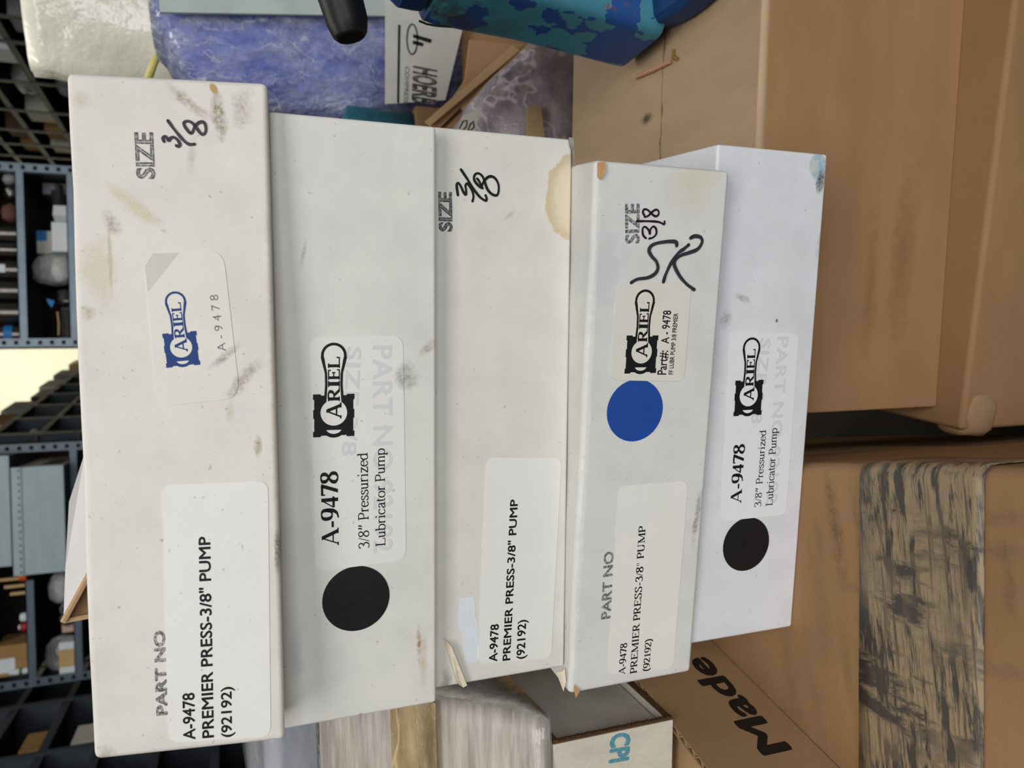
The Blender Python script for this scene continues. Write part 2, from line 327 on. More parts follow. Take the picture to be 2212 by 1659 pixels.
        for ch, x, w, h in (('A', 118, 100, 92), ('R', 226, 86, 72), ('I', 314, 38, 72), ('E', 358, 66, 72), ('L', 430, 70, 72)):
            gv, gf = serif(ch, 150, 75); x0 = min(v[0] for v in gv); x1 = max(v[0] for v in gv)
            mb.mesh([s.P(T(x + (a - x0) / (x1 - x0) * w, (bb / 700 - .5) * h), (layer + 1.6 * .5 + .2) * LAY) for a, bb in gv], gf, 0)
        return mb.build('logo', [col, back], parent)

# ------------------------------------------------------------------ materials
K = '#'
M_cream = paint('cream_wall', '#efecd6', .8, .02, 2, bump=.02)
M_ceil = paint('ceiling_board', '#d9d6cc', .9, .03, 3)
M_floor = paint('shade_dark_concrete', '#2e2923', .8, .15, 6)  # floor colour darkened to stand in for deep shade in the box gap
M_steel = paint('blue_grey_steel', '#5f6c78', .42, .10, 14, bump=.02, spec=.4, metal=.15)
M_steel_l = paint('pale_steel', '#7f8f9c', .40, .10, 14, bump=.02, spec=.5, metal=.25)
M_steel_d = paint('dark_steel', '#3c4249', .5, .12, 10, bump=.02)
M_backp = paint('brown_backboard', '#2c241a', .85, .25, 9)
M_dark = ink('slot_black', '#0d0e10', .8)
M_cab = paint('pale_blue_enamel', '#a7b9bf', .45, .06, 7, bump=.02, stretch=(1, 1, 4))
M_cab_s = paint('grey_enamel', '#6a6b6e', .5, .06, 7)
def kraft(name, col='#a4886c', stains=(), axis='z', **kw): return paint(name, col, .82, .07, 9, .03, 700, .05, 260, .0008, spec=.15, stains=stains, axis=axis, stretch=kw.pop('stretch', (1, 1, 1)), **kw)
M_kraft = kraft('kraft_board'); M_kraft_edge = kraft('raw_board_edge', '#c3a27c'); M_kraft_dark = kraft('brown_board_edge', '#5a4430')
M_black = ink('black_print', '#17171a'); M_blue = ink('blue_print', '#1f3f7d'); M_teal = ink('teal_print', '#3a8ba0', wear=.25, under='#d9d4c8')
M_brownink = ink('black_carton_print', '#231c15', .8)
M_marker = ink('marker_black', '#1b191c', .4); M_purple = ink('marker_purple', '#2d1a2b', .4); M_greymk = ink('marker_grey', '#34363b', .45)
M_stamp = ink('stamp_grey', '#6f6f74', .6, .85); M_stamp_d = ink('stamp_dark', '#4b4b50', .6, .7); M_type = ink('typewriter_grey', '#63636b', .6, .35)
M_ghost = ink('show_through', '#d9dadb', .6)
M_lab = paint('label_paper', '#ecebe6', .5, .015, 40, .01, bump=.01, spec=.35)
M_lab_c = paint('cream_label', '#e4e1d7', .5, .02, 40, .01, bump=.01, spec=.35)
M_lab_b = paint('bluish_label', '#eceef0', .45, .015, 40, .01, bump=.01, spec=.35)
M_blackdot = paint('black_sticker', '#1c1c1d', .55, .15, 60, .08, 1500, .03); M_bluedot = paint('blue_sticker', '#2450a6', .5, .05, 60, .03, 1500, .03)

# ------------------------------------------------------------------ room
def struct(name, mb, m):
    o = mb.build(name, m); o['kind'] = 'structure'; return o
struct('floor', MB().box(-6, 6, -4, 10.2, -.1, 0), M_floor)
struct('ceiling', MB().box(-6, 6, -4, 10.2, 3.4, 3.5), M_ceil)
struct('wall_back', MB().box(-6, 6, 10, 10.15, 0, 3.4), M_cream)
struct('wall_left', MB().box(-6.15, -6, -4, 10, 0, 3.4), M_cream)
struct('wall_right', MB().box(6, 6.15, -4, 10, 0, 3.4), M_cream)
struct('wall_front', MB().box(-6, 6, -4.15, -4, 0, 3.4), M_cream)

# ------------------------------------------------------------------ the stack of five white cartons
BX = {'A': (-.0122, .3649, -.0219, -2.84, .0812, .164), 'B': (-.0205, .3851, -.1016, -6.44, .0794, 0), 'C': (-.0168, .3954, -.1812, -6.18, .0793, 0),
      'D': (-.0336, .3808, -.2646, -10.33, .0832, 0), 'E': (-.0161, .3870, -.3434, -8.46, .0785, 0)}
ZT = .8 - .3434                     # height of the two big cartons' tops
L2 = .15; DEP = .118
INFO = {'A': ('white dog-eared carton on top of the stack, smudged, blue emblem label', '#e6e1da'),
        'B': ('white carton second from the top, large emblem label and black dot', '#e5e4de'),
        'C': ('white carton in the middle of the stack, tan stain at its lower corner', '#e3e1d9'),
        'D': ('white carton second from the bottom, royal blue dot and marker SR', '#e2e2df'),
        'E': ('white carton at the bottom of the stack, small black dot, teal scuffed corner', '#e4e6ea')}
NAMES = 'ABCDE'
ST = {n: [] for n in NAMES}
CART, FACE = {}, {}
def mk_face(n):
    x, y, z, yaw, H, k = BX[n]
    r = thing('pump_carton', INFO[n][0], 'box', (x, y, .8 + z), rad(yaw), 'white pump cartons in the stack')
    ca, sa = math.cos(rad(yaw)), math.sin(rad(yaw))
    u = Vector((ca, sa, 0)); back = Vector((-sa, ca, 0)); v = (Vector((0, 0, 1)) + back * k).normalized()
    CART[n] = r; FACE[n] = Face(r, (x, y, .8 + z), u, v)
for n in NAMES: mk_face(n)
def S(n, px, py, rpx, rpy, ang, col, alpha, soft=.5, ragged=.5, grain=0, gs=900, nsc=120):
    """stain or painted shade tint measured on face n: centre pixel, radii in pixels along the picture's y (box length) and x (box height)"""
    f = FACE[n]; c = f.uv(px, py); sc = (f.uv(px, py - 50) - f.uv(px, py + 50)).length / 100
    k = BX[n][5]; cz = math.cos(math.atan(k))
    ST[n].append((c.x, c.y * cz, rpy * sc, rpx * sc, ang, col, min(1, alpha * 1.3), soft * .85, ragged, grain, gs, nsc))
# dirt and wear with shapes of their own, plus a painted shadow tint on B
S('A', 473, 250, 14, 48, -.1, '#8d846a', .75, .8, .6, .55, 500); S('A', 400, 215, 14, 50, -.9, '#9a8a70', .7, .8, .6, .5, 500); S('A', 525, 235, 22, 40, .1, '#9b9078', .6, .9, .6, .5, 500)
S('A', 415, 340, 10, 40, .1, '#aaa088', .5, .9, .7, .4, 500); S('A', 292, 445, 16, 70, -.85, '#cdbf98', .8, .7, .5, .2); S('A', 240, 480, 16, 30, -.5, '#8f8570', .6, .9, .6, .5, 500)
S('A', 212, 585, 34, 80, 0, '#cfc4a6', .7, .6, .5, .3); S('A', 190, 675, 14, 18, 0, '#b0a488', .7, .8, .6, .5, 500); S('A', 238, 560, 5, 75, 0, '#b5a988', .7, .6, .4, .3)
S('A', 174, 215, 20, 16, .6, '#b9ae8e', .5, .9, .5, .3); S('A', 462, 192, 8, 14, -.5, '#b89a6c', .9, .4, .2); S('A', 525, 820, 14, 60, .75, '#948a7c', .55, .9, .7, .6, 420)
S('A', 485, 770, 10, 40, .9, '#8c8576', .55, .9, .7, .6, 420); S('A', 557, 965, 8, 22, 0, '#a0977e', .7, .9, .6, .6, 420); S('A', 600, 1190, 8, 45, 0, '#4a473f', .85, .5, .4, .3); S('A', 587, 700, 9, 500, 0, '#b9aa92', .45, .9, .6, .3)
S('A', 155, 800, 10, 640, 0, '#d9c5ae', .45, .9, .5, .2); S('A', 228, 1628, 22, 22, 0, '#aaa08c', .6, .8, .6, .5, 420); S('A', 497, 890, 9, 22, 0, '#b9b092', .6, .9, .5, .4)
S('B', 875, 812, 26, 30, .3, '#8d8b84', .65, .8, .7, .55, 380); S('B', 922, 753, 10, 22, .9, '#9a8f78', .6, .9, .6, .5, 420); S('B', 914, 1420, 9, 55, 0, '#c3a077', .55, .9, .6, .5, 480); S('B', 656, 545, 5, 30, .2, '#a3a39d', .6, .9, .6, .5)
S('B', 905, 1395, 5, 30, 0, '#8a5a34', .6, .9, .9, .75, 420); S('B', 780, 1555, 8, 14, 0, '#b08a5a', .7, .6, .5); S('B', 640, 1420, 14, 60, 0, '#b9bccb', .35, .9, .5)  # last one: bluish tint of the shadow under A, painted into the board
S('C', 1240, 429, 68, 98, 0, '#cbb084', .55, .06, .14, 0); S('C', 1244, 429, 60, 88, 0, '#e0d6ba', .66, .25, .2, 0); S('C', 1100, 465, 5, 22, .9, '#a8a7a2', .5, .9, .6, .5); S('C', 1228, 900, 8, 560, 0, '#e0cdbd', .35, .9, .5)
S('C', 965, 1470, 12, 24, 0, '#847b68', .7, .8, .6, .4); S('C', 1232, 310, 7, 14, 0, '#8a8178', .8, .7, .6, .4)
S('D', 1500, 390, 70, 75, .5, '#d8d0b8', .5, .9, .5); S('D', 1300, 580, 60, 90, 0, '#c3c6c9', .4, .9, .5); S('D', 1345, 1230, 5, 14, 0, '#5a5a5a', .0); S('D', 1505, 1120, 7, 60, .1, '#6f695e', .55, .9, .7, .6, 420)
S('D', 1268, 920, 7, 640, 0, '#faf7f0', .6, .6, .5, .2, 300); S('E', 1768, 360, 24, 34, .1, '#6fa3b3', .95, .25, .4, .25, 300); S('E', 1772, 392, 12, 26, .1, '#3f4340', .85, .4, .6, .45, 320); S('E', 1758, 362, 12, 16, .3, '#d9d4c0', .8, .4, .5, .2)
S('E', 1772, 520, 9, 30, .2, '#9a958d', .55, .9, .7, .5, 420); S('E', 1605, 645, 22, 8, .4, '#8a8883', .6, .9, .6, .5, 420); S('E', 1615, 1205, 3, 3, 0, '#555555', .0); S('E', 1566, 690, 14, 24, .3, '#8f8b82', .6, .9, .7, .5, 420); S('E', 1678, 693, 4, 5, 0, '#777772', .8, .5, .3)
for n in NAMES:
    x, y, z, yaw, H, k = BX[n]
    m = paint('white_carton_board', INFO[n][1], .55, .045, 34, .012, 1200, .03, 160, .0006, spec=.3, stains=ST[n])
    mb = MB(); nx = 12
    def sh(px, py, pz): return (px, py + pz * k, pz)
    top = []; 
    vs = []
    for i in range(nx + 1):         # length-wise rings: slightly wavy, hand-worn carton
        px = -L2 + 2 * L2 * i / nx; w = 0; w2 = .0006 * math.sin(i * 1.3 + 2 * ord(n))
        for py, pz in ((0, 0), (DEP, 0), (DEP, H), (0, H)):
            vs.append(sh(px, py + (w if py == 0 else -w), pz + (min(0, w2) if pz else 0)))
    fs = [(0, 1, 2, 3), tuple(4 * nx + j for j in (3, 2, 1, 0))]
    for i in range(nx):
        for j in range(4): a, b = 4 * i + j, 4 * i + (j + 1) % 4; fs.append((b, a, a + 4, b + 4))
    mb.mesh(vs, fs)
    mb.build('carton_body', m, CART[n], bevel=.0028 if n in 'AD' else .0018, seg=3)

def prem(f, par, p1, p2, p3, fn, mat):
    for txt, p in (('A-9478', p1), ('PREMIER PRESS-3/8" PUMP', p2), ('(92192)', p3)):
        if fn == 'sans': f.place(sans(txt, .022), *p, 'lettering', mat, par, 3, capH=CAPH)
        else: f.place(serif(txt, 135, 62), *p, 'lettering', mat, par, 3)
CAPH = max(v[1] for v in sans('H')[0])
# A --------------------------------------------------------------
f = FACE['A']; r = CART['A']
M_labA = paint('label_paper_smudged', '#ecebe6', .5, .015, 40, .01, bump=.01, spec=.35, stains=ST['A']); M_lab_cA = paint('cream_label_smudged', '#e4e1d7', .5, .02, 40, .01, bump=.01, spec=.35, stains=ST['A']); M_labB = paint('label_paper_scuffed', '#ecebe6', .5, .015, 40, .01, bump=.01, spec=.35, stains=ST['B'])
lb = f.sticker([(351, 1047), (579, 1038), (585, 1590), (365, 1604)], .005, 'label', M_labA, r)
prem(f, lb, ((422, 1596), (420, 1495), (397, 1597)), ((462, 1592), (454, 1158), (438, 1593)), ((501, 1591), (500, 1482), (479, 1591)), 'sans', M_black)
f.place(sans('PART NO', .045), (361, 1544), (355, 1361), (339, 1545), 'stamp', M_stamp_d, r, 1, capH=CAPH)
f.place(sans('SIZE', .035, outline=.036), (334, 387), (329, 286), (297, 388), 'stamp', M_stamp, r, 1, capH=CAPH)
z1 = lambda pts: [(140 + a / 3.318, 140 + b / 3.318) for a, b in pts]
f.strokes([z1([(712, 550), (705, 525), (725, 515), (745, 545), (755, 530), (780, 520), (810, 540), (825, 570), (815, 588), (800, 580)]),
           z1([(740, 402), (790, 470), (850, 540), (890, 570), (930, 570)]),
           z1([(900, 490), (880, 470), (860, 440), (855, 415), (880, 405), (910, 415), (935, 440), (960, 475), (985, 500), (1005, 490), (1012, 460), (1005, 425), (985, 410), (955, 420), (930, 450), (915, 485), (900, 490)])], .0013, 'handwriting', M_purple, r)
lb = f.sticker([(310, 548), (482, 539), (519, 860), (341, 878)], .008, 'label', M_lab_cA, r, label='cream label with blue emblem')
M_band = paint('label_grey_band', '#d2cfc6', .5, .03, 40)  # light grey band across the label's upper corner, a slight stain
q = [f.uv(a, b) for a, b in ((388, 546), (320, 632), (313, 576), (330, 548))]
f.flat(q, [(0, 1, 2, 3)], 'rubbed_band', M_band, lb, 2.9)
f.logo((397, 793), (377, 629.6), M_blue, M_lab_cA, lb)
f.place(sans('A-9478', .0, 1.55), (489, 758), (471, 636), (471, 760), 'lettering', M_type, lb, 3, capH=CAPH)
# B --------------------------------------------------------------
f = FACE['B']; r = CART['B']
def ariel_label(f, r, corners, lg, a, b, c, mat, ghost, rr=.006):
    lb = f.sticker(corners, rr, 'label', mat, r, label='label with black emblem')
    for txt, p in ghost: f.place(sans(txt, .025, 1.05), *p, 'show_through_lettering', M_ghost, lb, 2.88, capH=CAPH)
    f.logo(*lg, M_black, mat, lb, 4)
    f.place(serif('A-9478', 150, 52), *a, 'lettering', M_black, lb, 3.9)
    f.place(serif('3/8\u201d Pressurized', 92, 48), *b, 'lettering', M_black, lb, 3.9)
    f.place(serif('Lubricator Pump', 92, 48), *c, 'lettering', M_black, lb, 3.9)
f.disc((769.6, 1292.7), (841, 1289), 'dot_sticker', M_blackdot, r, label='round black sticker')
ariel_label(f, r, [(671, 728), (870, 724.7), (877, 1209), (682, 1235)], ((721, 945), (721, 740)), ((731.6, 1177), (729, 1017), (695, 1177)),
            ((797, 1183), (793.5, 977.5), (774.6, 1183)), ((832, 1178), (830.5, 967.7), (811, 1178)), M_labB,
            [('SIZE 3/8', ((750, 748), (738, 985), (780, 748))), ('PART NO 92192', ((806, 746), (808, 1195), (846, 746)))])
# C --------------------------------------------------------------
f = FACE['C']; r = CART['C']
q = [f.uv(930 + a / 3.072, 960 + b / 3.072) for a, b in ((190, 1020), (285, 1005), (302, 1150), (318, 1210), (318, 1440), (245, 1450), (212, 1370), (216, 1290), (178, 1180))]
f.flat(q[::-1], [tuple(range(9))], 'correction_fluid', paint('correction_white', '#e6ebf1', .6, .03, 60, bump=.1, bsc=900), r, 1)
lb = f.sticker([(1051, 987.7), (1212.5, 987.7), (1190, 1420.6), (1032, 1433.6)], .005, 'label', M_lab, r)
prem(f, lb, ((1073, 1428), (1077, 1347), (1056, 1426)), ((1101, 1425.5), (1118, 1078), (1085.6, 1425)), ((1132.5, 1422), (1135.7, 1337.6), (1115.5, 1421.6)), 'sans', M_black)
f.place(sans('SIZE', .03, outline=.040), (976, 501), (974.5, 415), (949.5, 501), 'stamp', M_stamp_d, r, 1, capH=CAPH)
z2 = lambda pts: [(930 + a / 4.609, 260 + b / 4.609) for a, b in pts]
f.strokes([z2([(270, 745), (262, 690), (258, 640), (275, 625), (300, 660), (325, 715), (348, 740), (352, 700), (345, 650), (365, 630), (390, 660), (415, 710), (425, 760), (415, 805)]),
           z2([(300, 490), (360, 580), (430, 690), (490, 765), (545, 800), (555, 775), (545, 748)]),
           z2([(515, 675), (480, 655), (440, 610), (430, 570), (445, 535), (480, 530), (515, 560), (540, 620), (560, 680), (600, 730), (650, 748), (672, 720), (675, 650), (650, 590), (610, 560), (570, 565), (535, 600), (512, 640), (505, 655), (480, 605), (462, 582)])], .0013, 'handwriting', M_marker, r)
# D --------------------------------------------------------------
f = FACE['D']; r = CART['D']
f.disc((1371.7, 886.7), (1431, 884), 'dot_sticker', M_bluedot, r, label='round royal blue sticker')
lb = f.sticker([(1333.6, 610), (1493, 609), (1476.7, 824), (1319, 821)], .005, 'label', M_lab_c, r, layer=2, label='cream label with black emblem')
f.logo((1382, 808), (1394, 625), M_black, M_lab_c, lb, 4)
f.place(sans('Part#:', .014), (1437.5, 809), (1442, 757), (1419, 808.6), 'lettering', M_black, lb, 4, capH=CAPH)
f.place(sans('A \u2212 9478' if False else 'A - 9478', .014), (1443.6, 742), (1448.7, 670.6), (1427, 741.7), 'lettering', M_black, lb, 4, capH=CAPH)
f.place(sans('FF LUBR PUMP 3/8 PREMIER', .018), (1452.6, 808.6), (1463.8, 676.6), (1443.5, 808), 'lettering', M_black, lb, 4, capH=CAPH)
f.place(sans('SIZE', .035), (1380, 526), (1380, 439), (1351.7, 525), 'stamp', M_stamp_d, r, 1, capH=CAPH)
z3 = lambda pts: [(1210 + a / 3.318, 330 + b / 3.318) for a, b in pts]
f.strokes([z3([(612, 612), (592, 590), (588, 545), (606, 530), (632, 555), (640, 582), (645, 548), (665, 528), (684, 545), (686, 580), (665, 605), (635, 615)]),
           z3([(545, 490), (620, 490), (700, 495), (742, 512), (745, 492)]),
           z3([(600, 448), (590, 425), (600, 405), (625, 410), (650, 435), (680, 455), (702, 442), (700, 415), (680, 408), (655, 425), (630, 450), (605, 460), (600, 448)])], .0011, 'handwriting', M_purple, r)
f.strokes([z3([(830, 665), (825, 640), (780, 635), (700, 645), (650, 665), (632, 700), (650, 740), (685, 780), (695, 830), (670, 870), (620, 895), (550, 905), (505, 930)]),
           z3([(735, 925), (752, 870), (790, 790), (840, 720), (880, 690), (915, 660)]),
           z3([(930, 610), (960, 597), (1000, 605), (1012, 640), (980, 690), (920, 715), (860, 735), (820, 770), (815, 810), (850, 880), (900, 940), (955, 980)])], .0019, 'handwriting', M_greymk, r, 7)
f.place(sans('PART NO', .032), (1318, 1335.5), (1325, 1190), (1299, 1335.5), 'stamp', M_stamp_d, r, .5, capH=CAPH)
lb = f.sticker([(1336.6, 1049), (1486, 1037.6), (1453.7, 1442), (1312, 1457)], .0055, 'label', M_lab, r)
prem(f, lb, ((1349.6, 1455), (1354, 1387.6), (1335.7, 1454)), ((1374.8, 1452.6), (1394.3, 1134.8), (1360.5, 1451.8)), ((1401.6, 1448), (1407, 1379), (1388.6, 1447)), 'serif', M_black)
# E --------------------------------------------------------------
f = FACE['E']; r = CART['E']
f.disc((1611.6, 1175.5), (1611, 1232), 'dot_sticker', M_blackdot, r, label='round black sticker')
ariel_label(f, r, [(1577, 714.8), (1725, 720), (1697, 1111), (1556.6, 1126)], ((1613.5, 899), (1624, 728.6)), ((1600, 1086), (1608, 958.5), (1577, 1085)),
            ((1642.6, 1094), (1653.8, 928.6), (1628.8, 1093.5)), ((1667.7, 1091), (1678, 924), (1653, 1090.5)), M_lab_b,
            [('SIZE 3/8', ((1643, 730), (1622, 915), (1664, 732))), ('PART NO 92192', ((1680, 727), (1655, 1090), (1702, 729)))], .005)

# torn and crushed corners of the cartons (real folds of board)
def fold(n, pts, off, mat, name='torn_flap'):
    f = FACE[n]; mb = MB(); q = [f.P(f.uv(*p), o) for p, o in zip(pts, off)]; mb.slab(q, .0006); return mb.build(name, mat, CART[n])
M_torn = paint('torn_paper', '#e6dcc6', .8, .08, 200, bump=.1)
M_kraft_t = kraft('bare_board', '#c39a66')
fold('C', [(958, 1376), (972, 1390), (1006, 1474), (1000, 1482), (985, 1470)], [.0005, .004, .0030, .001, .0025], M_torn)
fold('C', [(1217, 1441), (1213, 1448), (1200, 1451), (1214, 1490), (1218, 1468)], [.002, .001, .001, .002, .003], M_torn)
fold('C', [(1226, 298), (1236, 299), (1240, 366), (1233, 325)], [.0012, .0012, .0012, .0012], paint('scuffed_grey', '#a8a39c', .7, .2, 300))
fold('D', [(1290, 351), (1306, 350), (1304, 372), (1296, 388), (1289, 380)], [.0006, .001, .002, .0015, .0008], M_kraft_t)
fold('D', [(1240, 1478), (1238, 1484), (1240, 1503), (1249, 1490)], [.001, .001, .0025, .002], M_kraft_t)

# ------------------------------------------------------------------ the big cardboard boxes
def in_local(root, pts): I = inv(root); return [I @ Vector(p) for p in pts]
def carton_box(name, label, front_a, front_b, depth, z0, z1, mat, gap=None, flaps=True, group=None, th=.004, bevel=.004):
    """closed corrugated box; front bottom line from a (left) to b (right)"""
    a, b = Vector(front_a).to_2d(), Vector(front_b).to_2d(); d = (b - a); L = d.length; yaw = math.atan2(d.y, d.x)
    r = thing(name, label, 'box', (a.x, a.y, z0), yaw, group); H = z1 - z0
    mb = MB()
    if flaps:
        for q in ((0, L, 0, th), (0, L, depth - th, depth), (0, th, th, depth - th), (L - th, L, th, depth - th)): mb.box(*q, 0, H - th)
        mb.box(th, L - th, th, depth - th, 0, th); mb.build('carton_body', mat, r, bevel=.0015)
    else: mb.box(0, L, 0, depth, 0, H); mb.build('carton_body', mat, r, bevel=bevel, seg=3)
    return r, L, H, yaw
# lower box, then the box the valve stands on
a2, b2 = atz(2080, 898, .276), atz(2194, 0, .276); d2 = (b2 - a2).normalized(); a2 = a2 - d2 * .012; b2 = b2 + d2 * .45
m2 = kraft('kraft_lower', '#a27f5c', [dict(x=.25, z=.03, rx=.3, rz=.012, ang=0, col='#8a6a48', alpha=.4, axis='y')], axis='y', stretch=(1, 1, 3))
rb2, L, H, yw = carton_box('cardboard_box', 'brown cardboard box at the very bottom, crushed front corner', a2, b2, .36, 0, .276, m2, flaps=False)
def blob(c, s, seed, amp=.12, sub=4, sq=2.6, flat=True, fr=1.0):
    bm = bmesh.new(); bmesh.ops.create_icosphere(bm, subdivisions=sub, radius=1)
    for v in bm.verts:
        d = v.co.normalized(); p = Vector([math.copysign(abs(x) ** (2 / sq), x) for x in d]); ln = (abs(p.x) ** sq + abs(p.y) ** sq + abs(p.z) ** sq) ** (1 / sq); p /= ln
        nz = abs(noise.noise(d * 2.1 * fr + Vector((seed, 0, 0)))) + .6 * abs(noise.noise(d * 4.7 * fr + Vector((0, seed, 0)))) + .3 * abs(noise.noise(d * 10 * fr + Vector((0, 0, seed))))
        p *= 1 + amp * (.55 - nz); z = p.z * s[2]
        v.co = Vector((c[0] + p.x * s[0], c[1] + p.y * s[1], c[2] + (max(z, -s[2] * .93) if flat else z)))
    mb = MB(); idx = {v: i for i, v in enumerate(bm.verts)}; mb.mesh([v.co.copy() for v in bm.verts], [tuple(idx[v] for v in f.verts) for f in bm.faces]); bm.free(); return mb
blob((.012, .014, .256), (.019, .0165, .0185), 3, .16, 3, 3.2, False, .7).build('crushed_corner', kraft('kraft_crease', '#ab8d6c'), rb2, smooth=True)
a1, b1 = atz(1612, 900, ZT), atz(1651, 0, ZT); d1 = (b1 - a1).normalized(); b1 = b1 + d1 * .42
n1 = Vector((-d1.y, d1.x, 0)); a1 = a1 + n1 * .0; b1 = b1 + n1 * .0
st1 = [dict(x=.12, z=.045, rx=.06, rz=.012, ang=.05, col='#6b4d30', alpha=.35, soft=.9, ragged=.6, axis='y'), dict(x=.09, z=.075, rx=.05, rz=.006, ang=.02, col='#6b4d30', alpha=.3, soft=.9, ragged=.6, axis='y'),
       dict(x=.3, z=.27, rx=.006, rz=.010, ang=.0, col='#4b3a24', alpha=.8, soft=.6, ragged=.4, axis='z')]
m1 = kraft('kraft_valve_box', '#a5815d', st1, axis='y', stretch=(1, 1, 3)); m1t = kraft('kraft_flap', '#ac9478', [dict(x=.235, z=.150, rx=.005, rz=.009, ang=0, col='#3f3322', alpha=.85, soft=.6, ragged=.4, axis='z')], stretch=(4, 1, 1))
rb1, L, H, yw = carton_box('cardboard_box', 'brown cardboard box under the blue valve, seam along its top', a1, b1, .30, .276, ZT, m1)
ym = .1265
def flap(y0, y1, edge):
    mb = MB(); n = 160; vs = []; fs = []
    for i in range(n + 1):
        x = L * i / n; g = .0006 + .006 * max(0, noise.noise(Vector((x * 75, edge * 7.3, 0))) - .05) if .0 < x else 0
        ya, yb = (y0, y1 - g) if edge > 0 else (y0 + g, y1)
        vs += [(x, ya, H - .004), (x, yb, H - .004), (x, yb, H), (x, ya, H)]
    fs = [(0, 1, 2, 3), tuple(4 * n + j for j in (3, 2, 1, 0))]
    for i in range(n):
        for j in range(4): a, b = 4 * i + j, 4 * i + (j + 1) % 4; fs.append((b, a, a + 4, b + 4))
    mb.mesh(vs, fs); return mb.build('top_flap', m1t, rb1)
flap(.003, ym, 1); flap(ym, .30, -1)
mb = MB(); mb.tube([(0, .0035, H - .0035), (L, .0035, H - .0035)], .0036, 10); mb.build('crease', kraft('kraft_ridge', '#bba284'), rb1, smooth=True)
# taped box
ta = Vector((-.0440, .2300, 0)); yt = rad(4.0); WT, DT = .62, .64
rt = thing('cardboard_box', 'dirty brown cardboard box sealed with grimy tape, left of the gap', 'box', (ta.x, ta.y, 0), yt)
def TL(px, py): return inv(rt) @ atz(px, py, ZT)
stt = []
for px, py, rx, rz, al in ((1800, 1110, .026, .005, .6), (1805, 1160, .030, .006, .7), (1770, 1168, .012, .003, .6), (1850, 1118, .020, .004, .5), (2170, 1120, .004, .018, .5), (2150, 1190, .004, .02, .5), (2180, 1290, .01, .004, .5), (2165, 1450, .004, .02, .45),
                       (1700, 1440, .03, .006, .4), (1760, 1500, .04, .006, .4), (1650, 1470, .02, .02, .3), (1830, 1440, .03, .004, .45), (1720, 1600, .03, .012, .4), (1780, 1380, .05, .01, .25), (1850, 1270, .004, .01, .5), (2180, 1240, .012, .003, .5)):
    c = TL(px, py); stt.append((c.x, c.y, rx, rz, .1, '#5d5144', al, .9, .7, .35, 500, 150))
mt = kraft('kraft_taped', '#a3815e', stt, stretch=(1, 3, 1))
mb = MB(); mb.box(-WT, 0, 0, DT, 0, ZT); mb.build('carton_body', mt, rt, bevel=.008, seg=4)
k = N('grimy_tape')                 # brown tape, scuffed lengthwise, dirt smears across
g1 = k.rng(k.noise(60, 5, .7, stretch=(.35, 2.2, 1)), .46, .55); g2 = k.rng(k.noise(38, 5, .7, stretch=(1.6, .5, 1)), .46, .56)
g3 = k.rng(k.noise(120, 4, .7, stretch=(.12, 3, 1)), .52, .62)
grime = k.math('MAXIMUM', k.math('MULTIPLY', g1, k.rng(k.noise(25, 3), .36, .54)), k.math('MAXIMUM', k.math('MULTIPLY', g2, k.rng(k.noise(30, 3, stretch=(1, .6, 1)), .42, .58)), k.math('MULTIPLY', g3, .8)))
base = k.mix(k.noise(20, 4), lin('#a29072'), lin('#907c5f'))
k.put(k.b.inputs['Base Color'], k.mix(grime, base, lin('#463f39'))); k.b.inputs['Roughness'].default_value = .42
k.bump(k.noise(150, 4, .6, stretch=(.2, 2, 1)), .35, .0012)
tp = k.m
pa, pb, pc, pd = TL(2130, 1040), TL(2127, 1659), TL(1860, 1040), TL(1858, 1659)
edge = lambda p, q, x: p.y + (q.y - p.y) * (min(x, 0) - p.x) / (q.x - p.x)   # the tape runs a little askew
mb = MB(); n = 10; prof = [(-WT, ZT + .0006)] + [(-.34 + .03 * i, ZT + .0006) for i in range(11)] + [(-.008 + .0086 * math.sin(a), ZT - .008 + .0086 * math.cos(a)) for a in (rad(10 * i) for i in range(10))] + [(.0006, ZT - .05)]
vs = []; fs = []
for i, (x, z) in enumerate(prof):
    for j in range(9): ya_, yb_ = edge(pa, pb, max(x, -.34)), edge(pc, pd, max(x, -.34)); vs.append((x, ya_ + (yb_ - ya_) * j / 8, z + .0004 * noise.noise(Vector((x * 40, j * .8, 2)))))
for i in range(len(prof) - 1):
    for j in range(8): q = i * 9 + j; fs.append((q, q + 9, q + 10, q + 1))
mb.mesh(vs, fs); o = mb.build('packing_tape', tp, rt, smooth=True)
so = o.modifiers.new('thick', 'SOLIDIFY'); so.thickness = .0005; so.offset = 1

